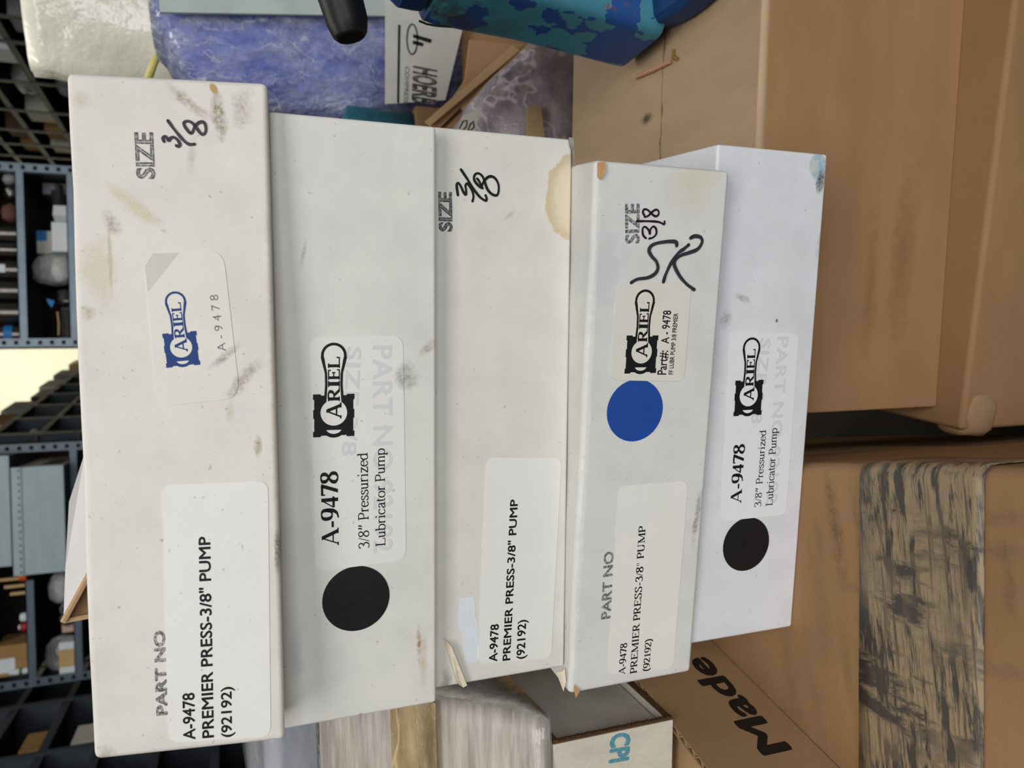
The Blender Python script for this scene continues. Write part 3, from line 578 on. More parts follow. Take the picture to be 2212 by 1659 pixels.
# box with the word Made, standing on the taped box: open top, corrugated edge
cA, cB = atz(1545, 1390, ZT), atz(1815, 1659, ZT)
dm = (cB - cA).normalized(); far = cA - dm * .10; near = cB + dm * .10
zM = .5365
rm = thing('corrugated_box', 'low brown corrugated box printed Made, open top, on the grimy box', 'box', (near.x, near.y, ZT + .0008), math.atan2(-dm.y, -dm.x) - math.pi / 2)
LM = (far - near).length; HM = zM - ZT - .0008; WM = .26
mm = kraft('kraft_made', '#a88967'); mmi = kraft('kraft_inside', '#c4a37a')
def board(x0, x1, y0, y1, axis):
    """one corrugated wall: two liners and the fluting between them, raw edge on top"""
    mb = MB(); t = .0008
    if axis == 'x':
        mb.box(x0, x0 + t, y0, y1, 0, HM); mb.box(x1 - t, x1, y0, y1, 0, HM); n = int((y1 - y0) / .0022); P = lambda s, w: (x0 + w * (x1 - x0), y0 + s * (y1 - y0))
    else:
        mb.box(x0, x1, y0, y0 + t, 0, HM); mb.box(x0, x1, y1 - t, y1, 0, HM); n = int((x1 - x0) / .0022); P = lambda s, w: (x0 + s * (x1 - x0), y0 + w * (y1 - y0))
    vs = []
    for i in range(n + 1):
        w = .5 + .36 * math.sin(i * 1.5)
        for dw in (-.07, .07):
            p = P(i / n, w + dw); vs += [(*p, 0), (*p, HM - .0006)]
    fs = []
    for i in range(n): q = 4 * i; fs += [(q, q + 4, q + 5, q + 1), (q + 3, q + 7, q + 6, q + 2), (q + 1, q + 5, q + 7, q + 3)]
    mb.mesh(vs, fs, 1); return mb
for (x0, x1, y0, y1, ax) in ((-.005, 0, 0, LM, 'x'), (-WM, -WM + .005, 0, LM, 'x'), (-WM + .005, -.005, 0, .005, 'y'), (-WM + .005, -.005, LM - .005, LM, 'y')):
    board(x0, x1, y0, y1, ax).build('wall', [mm, M_kraft_edge], rm)
mb = MB(); mb.box(-WM + .005, -.0062, .006, LM - .006, HM - .012, HM - .008); mb.build('inner_flap', mmi, rm, bevel=.001)
mb = MB(); mb.box(-WM + .005, -.006, .006, LM - .006, 0, .003); mb.build('floor_panel', mmi, rm)
fm = Face(rm, near, (far - near).normalized(), (0, 0, 1)); fm.o.z = ZT
fm.place(sans('Made', .035), (1711, 1619.7), (1522, 1418), (1652, 1633), 'lettering', M_brownink, rm, 1, capH=CAPH)
# white box marked CPI on top of it
c0 = atz(1455, 1555, zM + .0008); zc = atY(1195, 1605, c0.y).z; yc = rad(-5.5)
rc = thing('white_box', 'off-white box printed CPI upside down, grey inset end, beside the stack', 'box', (c0.x, c0.y, zM + .0008), yc)
HC = zc - zM - .0008; WC, DC = .22, .14
mw = paint('white_liner', '#d8d2c4', .7, .08, 70, .06, 500, .06, 300, stretch=(1, 1, .5)); mg = paint('grey_flap', '#c4bdb8', .6, .10, 25, .02, bump=.03, stretch=(1, .6, 1))
mb = MB(); t = .004
mb.box(-WC, 0, 0, t, 0, HC); mb.box(-WC, 0, DC - t, DC, 0, HC); mb.box(-WC, 0, t, DC - t, HC - t, HC); mb.box(-WC, 0, t, DC - t, 0, t); mb.box(-WC, -WC + t, t, DC - t, t, HC - t)
mb.build('carton_body', mw, rc, bevel=.0008)
mb = MB(); e = .0006
for (y0, y1, z0, z1) in ((.0004, t, 0, HC), (DC - t, DC, 0, HC), (t, DC - t, HC - t, HC), (t, DC - t, 0, t)): mb.box(.0001, .0012, y0, y1, z0, z1)
for i in range(60): y = t * .5; z = HC * (i + .5) / 60; mb.box(.0010, .0018 + .0006 * random.random(), y - .0012, y + .0012, z - .0004, z + .0004)
for i in range(130): y = DC * (i + .5) / 130; z = HC - t * .5; mb.box(.0010, .0018 + .0006 * random.random(), y - .0004, y + .0004, z - .0012, z + .0012)
mb.build('raw_edge', M_kraft_dark, rc)
mb = MB(); mb.box(-.010, -.004, t + .0008, DC - t - .0008, t + .0008, HC - t - .0008); mb.build('end_flap', mg, rc, bevel=.002)
fc = Face(rc, (c0.x, c0.y, zM), (math.cos(yc), math.sin(yc), 0), (0, 0, 1))
fc.place(sans('CPI', .045), (1321, 1586), (1317, 1649), (1360, 1585), 'lettering', M_teal, rc, 1, capH=CAPH)

# ------------------------------------------------------------------ wrapped packets at the left, behind the stack
def bulky(name, label, cat, prof, x0, x1, z0, mat, filmmat, seed, amp=.003, nx=16, extra=None, group=None):
    """packet with a constant side profile (y,z) puffed and creased, wrapped in film"""
    cx_, cy_ = (x0 + x1) / 2, sum(p[0] for p in prof) / len(prof); r = thing(name, label, cat, (cx_, cy_, z0), 0, group)
    for lay, m, nm in ((0, mat, 'packet'), (1, filmmat, 'film')):
        P = []
        for i in range(len(prof)):
            a, b = Vector(prof[i]), Vector(prof[(i + 1) % len(prof)]); k_ = max(2, int((b - a).length / .014))
            P += [a.lerp(b, j / k_) for j in range(k_)]
        c = sum(P, Vector((0, 0))) / len(P); vs = []; fs = []; np_ = len(P); grow = .0025 * lay
        for i in range(nx + 1):
            x = x0 + (x1 - x0) * i / nx + (grow if i == nx else -grow if i == 0 else 0); endk = 1 - .01 * (i in (0, nx))
            for p in P:
                d = (p - c); nz = noise.noise(Vector((x * 22 + seed, p.x * 26, p.y * 26))) + .5 * noise.noise(Vector((x * 60, p.x * 55 + seed, p.y * 55)))
                q = c + d * endk + d.normalized() * (amp * nz + grow); zz = max(q.y, z0 + .0002)
                vs.append((x - cx_, q.x - cy_, zz - z0))
        fs = [tuple(range(np_ - 1, -1, -1)), tuple(nx * np_ + j for j in range(np_))]
        for i in range(nx):
            for j in range(np_): a, b = i * np_ + j, i * np_ + (j + 1) % np_; fs.append((a, b, b + np_, a + np_))
        MB().mesh(vs, fs).build(nm, m, r, smooth=True, bevel=0)
    return r
zc0 = zM + .0008 + HC
mstreak = paint('streaked_paper', '#d6cfc5', .6, .14, 95, .06, 500, .02, 200, col2='#a59a8d', stretch=(.2, 2.4, 2.4))
M_film = film('clear_film', haze=.10, bsc=22, bstr=.16, stretch=(.5, 2, 2))
M_film_h = film('milky_film', haze=.30, bsc=30)
pk = bulky('wrapped_packet', 'streaky whitish paper packet under clear film, on the CPI box', 'packet', [(c0.y + .0015, zc0 + .0005), (c0.y + .140, zc0 + .001), (c0.y + .165, zc0 + .120), (c0.y + .150, zc0 + .120)], -.46, c0.x + .014, zc0 + .0008, mstreak, M_film, 3, .0010)
# strip of yellowed tape across the packet
sl = lambda px: Vector((0, c0.y + .004, zc0 + .001)).lerp(Vector((0, c0.y + .150, zc0 + .120)), px)
mtape = film('yellow_tape', '#e0cfa8', .75, .2, 30, .3, stretch=(.5, 2, 2), dcol='#c0ab85'); I = inv(pk)
nsl = Vector((0, -.119, .146)).normalized()
q = [sl(.42), sl(.62)]
mb = MB(); mb.slab([I @ (Vector((x, v.y, v.z)) + nsl * .0075) for x, v in ((-.455, q[0]), (c0.x + .012, q[0]), (c0.x + .012, q[1]), (-.455, q[1]))], .0006); mb.build('tape_strip', mtape, pk, label='yellowed clear tape strip')
mlil = paint('lilac_board', '#c4bfc6', .6, .06, 14, .02, bump=.03)
lil = bulky('wrapped_packet', 'pale lilac packet in greenish film, behind the streaky packet', 'packet', [(.735, ZT), (.845, ZT), (.845, .790), (.740, .772)], -.60, -.292, ZT + .0004, mlil, film('green_film', '#eef4f4', .10, .14, 16, .15), 8, .0035)
mb = MB(); I = inv(lil); mb.slab([I @ Vector(p) for p in ((-.60, .724, .655), (-.288, .724, .655), (-.288, .724, .69), (-.34, .724, .70), (-.60, .724, .72))], .001); mb.build('film_fold', paint('green_film_fold', '#8fa3a8', .3, .2, 20), lil)

# ------------------------------------------------------------------ things behind, to the right of the stack
# kraft boxes that carry the bags
rk1 = carton_box('cardboard_box', 'tan cardboard box behind the valve box, under the blue bundle', (.318, .965, 0), (.95, .965, 0), .30, 0, .497, kraft('kraft_back', '#b18d66'), flaps=False)[0]
def flapq(root, px, Y, name, mat, th=.004, M0=None):
    I = inv(root); mb = MB(); mb.slab([I @ atY(a, b, y) for (a, b), y in zip(px, Y)], th); return mb.build(name, mat, root, bevel=.0012)
flapq(rk1, [(1135, 95), (1014, 85), (1005, 170), (967, 226), (925, 262), (945, 282)], [.898, .900, .900, .900, .900, .898], 'flap', kraft('kraft_flap_b', '#b8956f'))
flapq(rk1, [(1225, 60), (1143, 100), (953, 286), (965, 330), (1225, 300)], [.893] * 5, 'flap', kraft('kraft_flap_c', '#a9835c'))
flapq(rk1, [(1125, 108), (1108, 96), (918, 262), (930, 272)], [.888, .889, .889, .888], 'flap_lip', kraft('kraft_flap_d', '#c7a680'))
rk2 = carton_box('cardboard_box', 'tan cardboard box behind the valve box, under the clear bag', (.14, .772, 0), (.62, .772, 0), .125, 0, .345, kraft('kraft_back2', '#a98660'), flaps=False)[0]
cb = thing('plastic_bag', 'clear plastic bag with paper tag, between valve box and stack', 'bag', (.335, .835, .346))
bgm = blob((0, 0, .108), (.105, .052, .116), 11, .20); slope = lambda v: (v[0], v[1], v[2] * (1 - .55 * max(0, min(1, (v[0] + .07) / .15)))); bgm.v = [slope(v) for v in bgm.v]; bgm.build('bag_film', film('bag_film', '#ece6ea', .55, .15, 30, .35, dcol='#d9ced6'), cb, smooth=True)
bgm = blob((.01, .004, .080), (.085, .036, .083), 9, .2); bgm.v = [slope(v) for v in bgm.v]; bgm.build('contents', paint('mauve_parts', '#a3938f', .5, .2, 40), cb, smooth=True)
I = inv(cb)
def patch(root, px, Y, name, mat, th=.0006, **kw):
    I = inv(root); mb = MB(); mb.slab([I @ atY(a, b, Y) for a, b in px], th); return mb.build(name, mat, root, **kw)
tg = patch(cb, [(980, 296), (1000, 250), (1042, 231), (1020, 296)], .770, 'paper_tag', paint('tag_paper', '#cfcbc0', .6, .05, 60))
vs, fs = [], []; mb = MB(); I = inv(cb)
for ln in ([(992, 278), (1000, 262), (1008, 260), (1008, 272), (998, 284)], [(1006, 294), (1016, 268), (1022, 262), (1024, 274)], [(1024, 275), (1016, 282), (1022, 292)]):
    mb.tube([I @ atY(a, b, .7692) for a, b in ln], .0009, 5)
mb.build('handwriting', M_greymk, tg)
patch(cb, [(1136, 300), (1138, 228), (1168, 226), (1176, 300)], .771, 'masking_tape', paint('masking_tape', '#b8a27c', .6, .05, 60))

# blue bundle in clear wrap with the printed label
bl = thing('wrapped_bundle', 'blue bundle shrink-wrapped in crinkled clear plastic, printed label, right', 'bundle', (.55, 1.03, .4975))
EDGE = [(.4975, .350), (.56, .345), (.62, .338), (.70, .345), (.74, .350), (.80, .358), (.83, .376), (.850, .408), (.862, .44)]
def xl(z):
    for (z0, x0), (z1, x1) in zip(EDGE, EDGE[1:]):
        if z <= z1: return x0 + (x1 - x0) * (z - z0) / (z1 - z0)
    return EDGE[-1][1]
def bundle(grow, seed, amp, nz_, m, nm, yf=.955, lay=0):
    rows, cols = 34, 48; vs = []; fs = []
    for i in range(rows + 1):
        z = .4978 + (.862 - .4978 + grow) * i / rows; x0 = xl(min(z, .862)) - grow; x1 = .80
        ring = []
        for j in range(cols):
            t = j / cols * 2 * math.pi; cx_, rx, ry = (x0 + x1) / 2, (x1 - x0) / 2, .085 + grow
            c, s_ = math.cos(t), math.sin(t); p = Vector((math.copysign(abs(c) ** .45, c) * rx + cx_, math.copysign(abs(s_) ** .45, s_) * ry + yf + .085, z))
            w = Vector((p.x * nz_, p.y * nz_, p.z * nz_ * .8 + seed)); d = amp * (abs(noise.noise(w)) + .6 * abs(noise.noise(w * 2.3)) + .4 * abs(noise.noise(w * 5)) - .5)
            p += Vector((c, s_, 0)) * d; vs.append(tuple(p - Vector((.55, 1.03, .4975))))
    for i in range(rows):
        for j in range(cols): a, b = i * cols + j, i * cols + (j + 1) % cols; fs.append((a, b, b + cols, a + cols))
    fs += [tuple(range(cols - 1, -1, -1)), tuple(rows * cols + j for j in range(cols))]
    MB().mesh(vs, fs).build(nm, m, bl, smooth=True)
mblue = paint('blue_foam', '#4a66d2', .5, .2, 14, .05, 300, .08, 60, .004, col2='#7389d6', spec=.4)
bundle(0, 1, .008, 14, mblue, 'blue_core', yf=.968)
bundle(.008, 4, .010, 18, film('crinkled_film', '#f4f6ff', .26, .10, 40, .7, stretch=(1.6, 1, .8)), 'film', yf=.964)
patch(bl, [(338, -70), (345, 26), (832, 34), (832, -70)], .946, 'backing_panel', paint('pale_green_board', '#bcc7c2', .5, .06, 25), .004, label='pale grey-green backing panel')
lb = patch(bl, [(832, -40), (832, 225), (962, 216), (1000, 60), (990, -40)], .944, 'label', paint('shipping_label', '#d2d1cb', .5, .04, 40), .0008, label='white shipping label')
fb = Face(bl, (0, .9432, 0), (1, 0, 0), (0, 0, 1))
fb.place(sans('HOERB', .03), (894, 142), (891, 220), (943, 142), 'lettering', ink('faded_black', '#2e2d2e', .6, .3, '#cfcdc6', 200), lb, 1, capH=CAPH)
fb.place(sans('COMPRESS', .0), (875, 143), (872, 222), (884, 143), 'lettering', ink('faded_grey', '#6d6c6a', .6, .4, '#cfcdc6', 200), lb, 1, capH=CAPH)
zl = lambda a, b: fb.uv(820 + a / 5.267, 40 + b / 5.267)
fb.flat([zl(210, 70), zl(236, 70), zl(220, 960), zl(198, 960)], [(0, 1, 2, 3)], 'printed_rule', M_black, lb, 1)
vs, fs = [], []
ribbon([zl(370 + 60 * math.cos(t), 235 + 172 * math.sin(t)) for t in (2 * math.pi * i / 32 for i in range(33))], lambda d, u: .0016, vs, fs)
for q in (((385, 178), (595, 238), (580, 280), (378, 215)), ((380, 250), (497, 278), (492, 318), (376, 288))):
    b = len(vs); vs += [tuple(zl(*p)) for p in q]; fs.append((b, b + 1, b + 2, b + 3))
fb.flat(vs, fs, 'emblem', M_black, lb, 1)
tz0 = atY(884, 232, .935).z
rk3 = carton_box('cardboard_box', 'narrow tan box behind the stack, carrying the teal roll', (.20, .905, 0), (atY(900, 226, .905).x, .905, 0), .052, 0, tz0, kraft('kraft_back3', '#8c7056'), flaps=False)[0]
q = atY(800, 240, .932); tt = thing('plastic_roll', 'teal roll standing at the lower left edge of the blue bundle', 'roll', (q.x + .004 - .025, q.y, tz0 + .0004))
tb = MB(); hz = atY(735, 238, .935).z - tz0; tb.tube([(0, 0, 0), (0, 0, hz * .93), (.002, 0, hz)], [.024, .024, .020], 24); tb.build('roll_body', paint('teal_plastic', '#2f6678', .35, .15, 30, stretch=(1, 1, 3)), tt, smooth=True)
tb = MB(); tb.tube([(0, 0, hz + .0002), (0, 0, hz + .002)], .010, 16); tb.build('core', M_kraft_dark, tt)
# cream bag beyond
wb = thing('plastic_bag', 'cream white plastic bag standing behind the blue bundle, top right', 'bag', (.70, 1.45, 0))
rowsz = [(0.0, .30), (.3, .26), (.6, .20), (.78, .178), (.86, .172), (.93, .175), (1.0, .18), (1.05, .17)]
vs = []; fs = []; cols = 40
for i in range(40):
    z = 1.08 * i / 39
    for (z0, w0), (z1, w1) in zip(rowsz, rowsz[1:]):
        if z <= z1 or z1 == 1.05: w = w0 + (w1 - w0) * max(0, min(1, (z - z0) / (z1 - z0))); 
        if z <= z1: break
    for j in range(cols):
        t = 2 * math.pi * j / cols; c, s_ = math.cos(t), math.sin(t); q = Vector((c * w, s_ * .08, z)); nz = noise.noise(Vector((c * 3, s_ * 3, z * 3))) + .5 * noise.noise(Vector((c * 8, s_ * 8, z * 6))); q += Vector((c, s_, 0)) * .014 * nz; vs.append(tuple(q))
for i in range(39):
    for j in range(cols): a, b = i * cols + j, i * cols + (j + 1) % cols; fs.append((a, b, b + cols, a + cols))
fs += [tuple(range(cols - 1, -1, -1)), tuple(39 * cols + j for j in range(cols))]
MB().mesh(vs, fs).build('bag_film', paint('cream_plastic', '#f3f0e0', .2, .05, 8, 0, bump=.10, bsc=14, bdist=.02, spec=.6), wb, smooth=True)
mb = MB(); I = inv(wb); mb.tube([I @ atY(a, b, 1.352) for a, b in ((392, 60), (360, 95), (335, 130), (318, 175))], .006, 8); mb.build('yellow_cord', paint('yellow_plastic', '#d8cf78', .4), wb, smooth=True)

# blue valve with peeling teal paint
k = N('peeling_paint')
pn = k.noise(24, 4, .5); f1 = k.rng(pn, .49, .50); rs = k.rng(k.noise(45, 4, .6), .66, .70)
c = k.mix(f1, lin('#3a7f92'), lin('#15488a'))
mp = k.add('ShaderNodeSeparateXYZ'); k.put(mp.inputs[0], k.co)
c = k.mix(k.math('MULTIPLY', k.rng(k.noise(30, 5, .7), .45, .58), k.rng(mp.outputs['Z'], .10, .20, 0, 1)), c, lin('#3d342f'))
c = k.mix(k.math('MULTIPLY', rs, .8), c, lin('#6b4a33'))
k.put(k.b.inputs['Base Color'], c); k.b.inputs['Roughness'].default_value = .48; k.bump(k.math('ADD', f1, k.math('MULTIPLY', k.noise(300, 4), .35)), .4, .0012)
mval = k.m; mnavy = paint('navy_paint', '#1c3f70', .5, .15, 30, .05, 300, .08, 200)
vx, vy = .385, .555
vl = thing('valve', 'cast valve in peeling teal and blue paint on the cardboard box', 'valve', (vx, vy, ZT))
def loft(secs, mat, nm, sq=.30, n=48, axis=None, **kw):
    vs = []; fs = []
    for (z, rx, ry, ox) in secs:
        for j in range(n):
            t = 2 * math.pi * j / n; c, s_ = math.cos(t), math.sin(t)
            vs.append((ox + math.copysign(abs(c) ** sq, c) * rx, math.copysign(abs(s_) ** sq, s_) * ry, z))
    for i in range(len(secs) - 1):
        for j in range(n): a, b = i * n + j, i * n + (j + 1) % n; fs.append((a, b, b + n, a + n))
    fs += [tuple(range(n - 1, -1, -1)), tuple((len(secs) - 1) * n + j for j in range(n))]
    return MB().mesh(vs, fs).build(nm, mat, vl, smooth=False, **kw)
fp = [inv(vl) @ atz(a, b, ZT + .008) for a, b in ((1388, 63), (1462, 49), (1530, 0))]
def circum(a, b, c):
    d = 2 * (a.x * (b.y - c.y) + b.x * (c.y - a.y) + c.x * (a.y - b.y)); q = [p.x ** 2 + p.y ** 2 for p in (a, b, c)]
    return Vector(((q[0] * (b.y - c.y) + q[1] * (c.y - a.y) + q[2] * (a.y - b.y)) / d, (q[0] * (c.x - b.x) + q[1] * (a.x - c.x) + q[2] * (b.x - a.x)) / d))
fc_ = circum(*fp); fr_ = (fc_ - fp[0].to_2d()).length
fl2 = []
mbf = MB(); mbf.tube([(fc_.x, fc_.y, z) for z in (0, .003, .020, .025, .032, .05)], [fr_ - .005, fr_, fr_, fr_ - .005, fr_ * .72, fr_ * .66], 64); mbf.build('flange', mnavy, vl, bevel=.001)
def vsec(px, ry=.042): return [(q.z - ZT, vx - q.x, ry, 0) for q in (atY(a, b, vy + ry) for a, b in px)]
loft(vsec([(1352, 60), (1347, 104), (1331, 157), (1318, 155), (1200, 124), (1100, 100), (1000, 82), (930, 68), (908, 60), (902, 48)]), mval, 'valve_body', .24, 96)
loft(vsec([(904, 30), (898, 52), (880, 50), (850, 44), (836, 30), (830, 8)], .036), mnavy, 'bonnet', .5, 64)
mb = MB(); mb.tube([(0, -.03, .228), (0, -.03, .27)], .012, 14); mb.tube([(.05, -.03, .262), (-.112, -.034, .257)], [.009, .008], 12); mb.build('stem', paint('worn_steel', '#7d6f6c', .4, .2, 60, metal=.6), vl, smooth=True)
mb = MB(); mb.tube([(-.100, -.036, .268), (-.106, -.036, .268), (-.118, -.035, .265), (-.138, -.033, .259), (-.1465, -.032, .257), (-.1485, -.032, .2565)], [.011, .0145, .0150, .0140, .0115, .009], 12); mb.build('lever_grip', paint('black_rubber', '#141416', .45, .1, 40), vl, bevel=.001)
# wire tag on the valve and a splinter on the box
mb = MB(); I = inv(vl); mb.tube([I @ atY(a, b, .478) for a, b in ((905, 45), (922, 52), (945, 56), (975, 58))], .0007, 6); mb.build('wire', M_dark, vl)
sp0, sp1 = atz(1374, 167, ZT + .0021), atz(1447, 134, ZT + .0021)
mb = MB(); mb.tube([sp0 - sp0, (sp1 - sp0) * .5, sp1 - sp0], [.0016, .0020, .0015], 7); o = mb.build('wood_splinter', paint('pink_wood', '#c08f74', .7, .1, 60)); o.location = sp0; tag(o, 'thin pinkish wood splinter lying on the cardboard box', 'splinter')
mb = MB(); mb.tube([(0, 0, 0), (.004, .006, 0), (.010, .005, 0)], [.0014, .0016, .001], 6); o = mb.build('wood_chip', kraft('chip', '#8a6c3c')); o.location = atz(1463, 128, ZT + .0016); tag(o, 'tiny brown chip beside the pinkish splinter', 'chip')

# tall open carton behind the stack, white-coated flap showing above the top carton
tc = thing('open_carton', 'tall kraft carton behind the stack, white-coated flap raised above it', 'box', (-.10, .665, ZT + .0005))
mk4 = kraft('kraft_tall', '#8f6f4d')
pA = atY(138, 1341, .62); pB = atY(190, 1333, .62)
xL = pA.x + .100
mb = MB(); hh = atY(205, 1100, .66).z - ZT - .0005
for (x0, x1, y0, y1) in ((xL - .2 + .1 - .0 if False else pA.x + .10, .09, -.045, -.041), (pA.x + .10, .09, .075, .079), (pA.x + .10, pA.x + .104, -.041, .075), (.086, .09, -.041, .075)): mb.box(x0, x1, y0, y1, 0, hh)
mb.build('wall', mk4, tc)
I = inv(tc)
MB().slab([I @ atY(a, b, .6145) for a, b in ((139, 1341), (230, 1325), (230, 1180), (190, 1243))], .004).build('side_flap', kraft('kraft_side_flap', '#8a6c4f'), tc)
mb = MB(); mb.slab([I @ atY(a, b, y) for (a, b), y in zip([(137, 1342), (194, 1236), (194, 960), (184, 975), (149, 1084), (141, 1230)], [.612, .606, .606, .606, .606, .610])], .004)
mb.build('flap', paint('white_coated_board', '#e2e0de', .5, .03, 20), tc, label='white-coated flap')
mb = MB(); mb.tube([I @ atY(137, 1343, .609), I @ atY(195, 1237, .603)], .0022, 6); mb.tube([I @ atY(138, 1342, .612), I @ atY(195, 1331, .612)], .0018, 6); mb.build('raw_edge', M_kraft_edge, tc)

# ------------------------------------------------------------------ shelving in the background
def post(r, x, y, z1, m, w=.034):
    mb = MB(); mb.box(x - w / 2, x + w / 2, y - .004, y, 0, z1); mb.box(x - w / 2, x - w / 2 + .004, y, y + .03, 0, z1); o = mb.build('post', m, r)
    sl_ = MB()
    for i in range(int(z1 / .042)): sl_.box(x - .008, x + .008, y - .0048, y - .0042, .02 + i * .042, .034 + i * .042)
    sl_.build('slot', M_dark, o, kind='stuff')
def shelf_unit(label, x0, x1, y0, y1, zs, ztop, steel, board_m, back=True, yaw=0, origin=None, posts_x=None, side=None, group=None, short={}):
    o = origin or ((x0 + x1) / 2, y0, 0); r = thing('shelving_unit', label, 'shelving', o, yaw, group); ox, oy = (o[0], o[1]) if origin is None else (0, 0)
    for px in (posts_x or (x0, x1)): post(r, px - ox, y0 - oy, ztop, steel)
    for z in zs:
        xr = short.get(round(z, 4), x1); mb = MB(); mb.box(x0 - ox, xr - ox, y0 - oy, y1 - oy, z - .004, z); mb.box(x0 - ox, xr - ox, y0 - oy, y0 - oy + .003, z - .03, z); mb.build('shelf', board_m, r)
    if back: MB().box(x0 - ox, x1 - ox, y1 - oy, y1 - oy + .006, .05, ztop).build('back_panel', M_backp, r)
    if side:
        for sx in side: MB().box(sx - ox - .002, sx - ox + .002, y0 - oy + .004, y1 - oy, .05, ztop).build('side_panel', M_steel_d, r)
    return r
zlo, zup = atY(146, 550, 3.6).z, atY(36, 550, 3.6).z
ZM = [.25, .48, .71, .94, 1.17, zlo, zup, zup + .2]
shelf_unit('blue-grey steel shelving facing the camera beside the pale wall', .2254, .9349, 3.6, 4.05, ZM, 1.98, M_steel_l, M_steel_l, side=(.9349,))
zl2, zu2 = atY(160, 1400, 3.6).z, atY(58, 1400, 3.6).z
ZL = [.25, .48, .71, .94, 1.17, zl2, zu2, zu2 + .2]
shelf_unit('blue-grey steel shelving at left with the pale metal cabinets', -1.1476, -.20, 3.6, 4.1, ZL, 1.98, M_steel, M_steel, short={round(zu2, 4): -.735, round(zu2 + .2, 4): -.735})
ZR = [.32, .51, .70, .89, 1.08, 1.27, 1.46, 1.65, 1.84, 2.03, 2.22, 2.41]
# right range along the aisle (its front faces the aisle), local x runs towards the camera
RY = [3.20, 3.617, 3.87, 4.352, 4.784, 5.135, 5.419, 5.681, 5.95, 6.25, 6.6, 7.0, 7.4, 7.9]
def range_unit(label, p_near, length, yaw, zs, ztop, postd, depth, steel, flip, div=False):
    """long shelving run: local x along the aisle away from the camera, local y into the shelf"""
    r = thing('shelving_unit', label, 'shelving', (p_near[0], p_near[1], 0), yaw)
    s = flip
    for d in postd:
        mb = MB(); mb.box(d - .016, d + .016, -.004 * s, 0, 0, ztop) if s > 0 else mb.box(d - .016, d + .016, 0, .004, 0, ztop)
        MB_o = mb.build('post', steel, r)
        if div: MB().box(d - .002, d + .002, min(.004 * s, depth * s), max(.004 * s, depth * s), .05, ztop - .02).build('divider', M_steel_d, r)
        else: MB().box(d - .016, d + .016, min((depth - .01) * s, depth * s), max((depth - .01) * s, depth * s), 0, ztop).build('rear_post', steel, r)
    for z in zs:
        mb = MB(); mb.box(0, length, min(0, depth * s), max(0, depth * s), z - .004, z); mb.box(0, length, min(0, .003 * s), max(0, .003 * s), z - .028, z); mb.build('shelf', steel, r)
    MB().box(0, length, min(depth * s, (depth + .006) * s), max(depth * s, (depth + .006) * s), .05, ztop).build('back_panel', M_backp, r)
    return r
rr = range_unit('long dark shelving run at right receding along the aisle', (1.55, 3.1), 6.0, rad(90), ZR, 2.5, [y - 3.1 for y in RY], .45, M_steel_d, -1)
ya = rad(90 - 8.8); pl0 = (-.14 - .153 / .988 * .22, 4.28)
lr = range_unit('long dark shelving run left of the pale wall, receding along the aisle', pl0, 5.2, ya, [.3, .5, .7, .9, 1.1, 1.30, 1.48, 1.66, 1.8575], 1.8575, [.02 + .42 * i for i in range(13)], .5, paint('greybeige_steel', '#77756c', .5, .1, 10), 1, True)
fl_ = range_unit('dark shelving run at far left, nearest to the camera', (-1.22, 1.5), 3.9, rad(90), [.31, .50, .69, .88, 1.07, 1.26, 1.44, 1.62, 1.8], 2.0, [.05 + .5 * i for i in range(8)], .45, M_steel_d, 1, True)

# things on the shelves
def ctn(name, label, cat, x0, x1, y0, y1, z0, h, mat, lab=None, group=None, rot=0):
    cx_, cy_ = (x0 + x1) / 2, (y0 + y1) / 2; r = thing(name, label, cat, (cx_, cy_, z0 + .0006), rot, group)
    MB().box(x0 - cx_, x1 - cx_, y0 - cy_, y1 - cy_, 0, h).build('carton_body', mat, r, bevel=.002)
    for (u0, u1, v0, v1, m, nm) in (lab or ()):
        w = x1 - x0; MB().box(x0 - cx_ + w * u0, x0 - cx_ + w * u1, y0 - cy_ - .0012, y0 - cy_ - .0002, h * v0, h * v1).build(nm, m, r)
    return r
def sackt(label, c, s, seed, mat, cat='bag', name='plastic_bag', rot=0, sub=3, amp=.3, group=None):
    r = thing(name, label, cat, (c[0], c[1], c[2] + .0006), rot, group); blob((0, 0, s[2] * .93), s, seed, amp, sub).build('bag_film', mat, r, smooth=True); return r
def X_(px, py, Y=3.66): return atY(px, py, Y).x
def Z_(px, py, Y=3.66): return atY(px, py, Y).z
M_wht = paint('white_card', '#dfe4e8', .6, .03, 20); M_offw = paint('off_white_card', '#d5d3c8', .6, .05, 20); M_gry = paint('grey_card', '#8f8e92', .6, .08, 20); M_tan = paint('tan_card', '#c8a97a', .7, .06, 20)
M_bluec = paint('blue_card', '#1f7ab8', .5, .05, 20); M_pgrey = paint('pale_grey_plastic', '#b9bab8', .3, .12, 20, bump=.15, bsc=60, bdist=.01, spec=.5); M_dkm = paint('dark_parts', '#3a3836', .5, .3, 60, bump=.2, bsc=120, bdist=.004)
M_metal = paint('machined_metal', '#6f6c6a', .25, .2, 25, metal=.9); M_kr = kraft('kraft_small', '#a98559'); M_grn = paint('green_print', '#2f7d4a', .5); M_org = paint('orange_plastic', '#d8622c', .45); M_red = paint('red_plastic', '#a52a3a', .4); M_rust = paint('rusty_part', '#6b4a43', .7, .2, 50)
Yf = 3.63
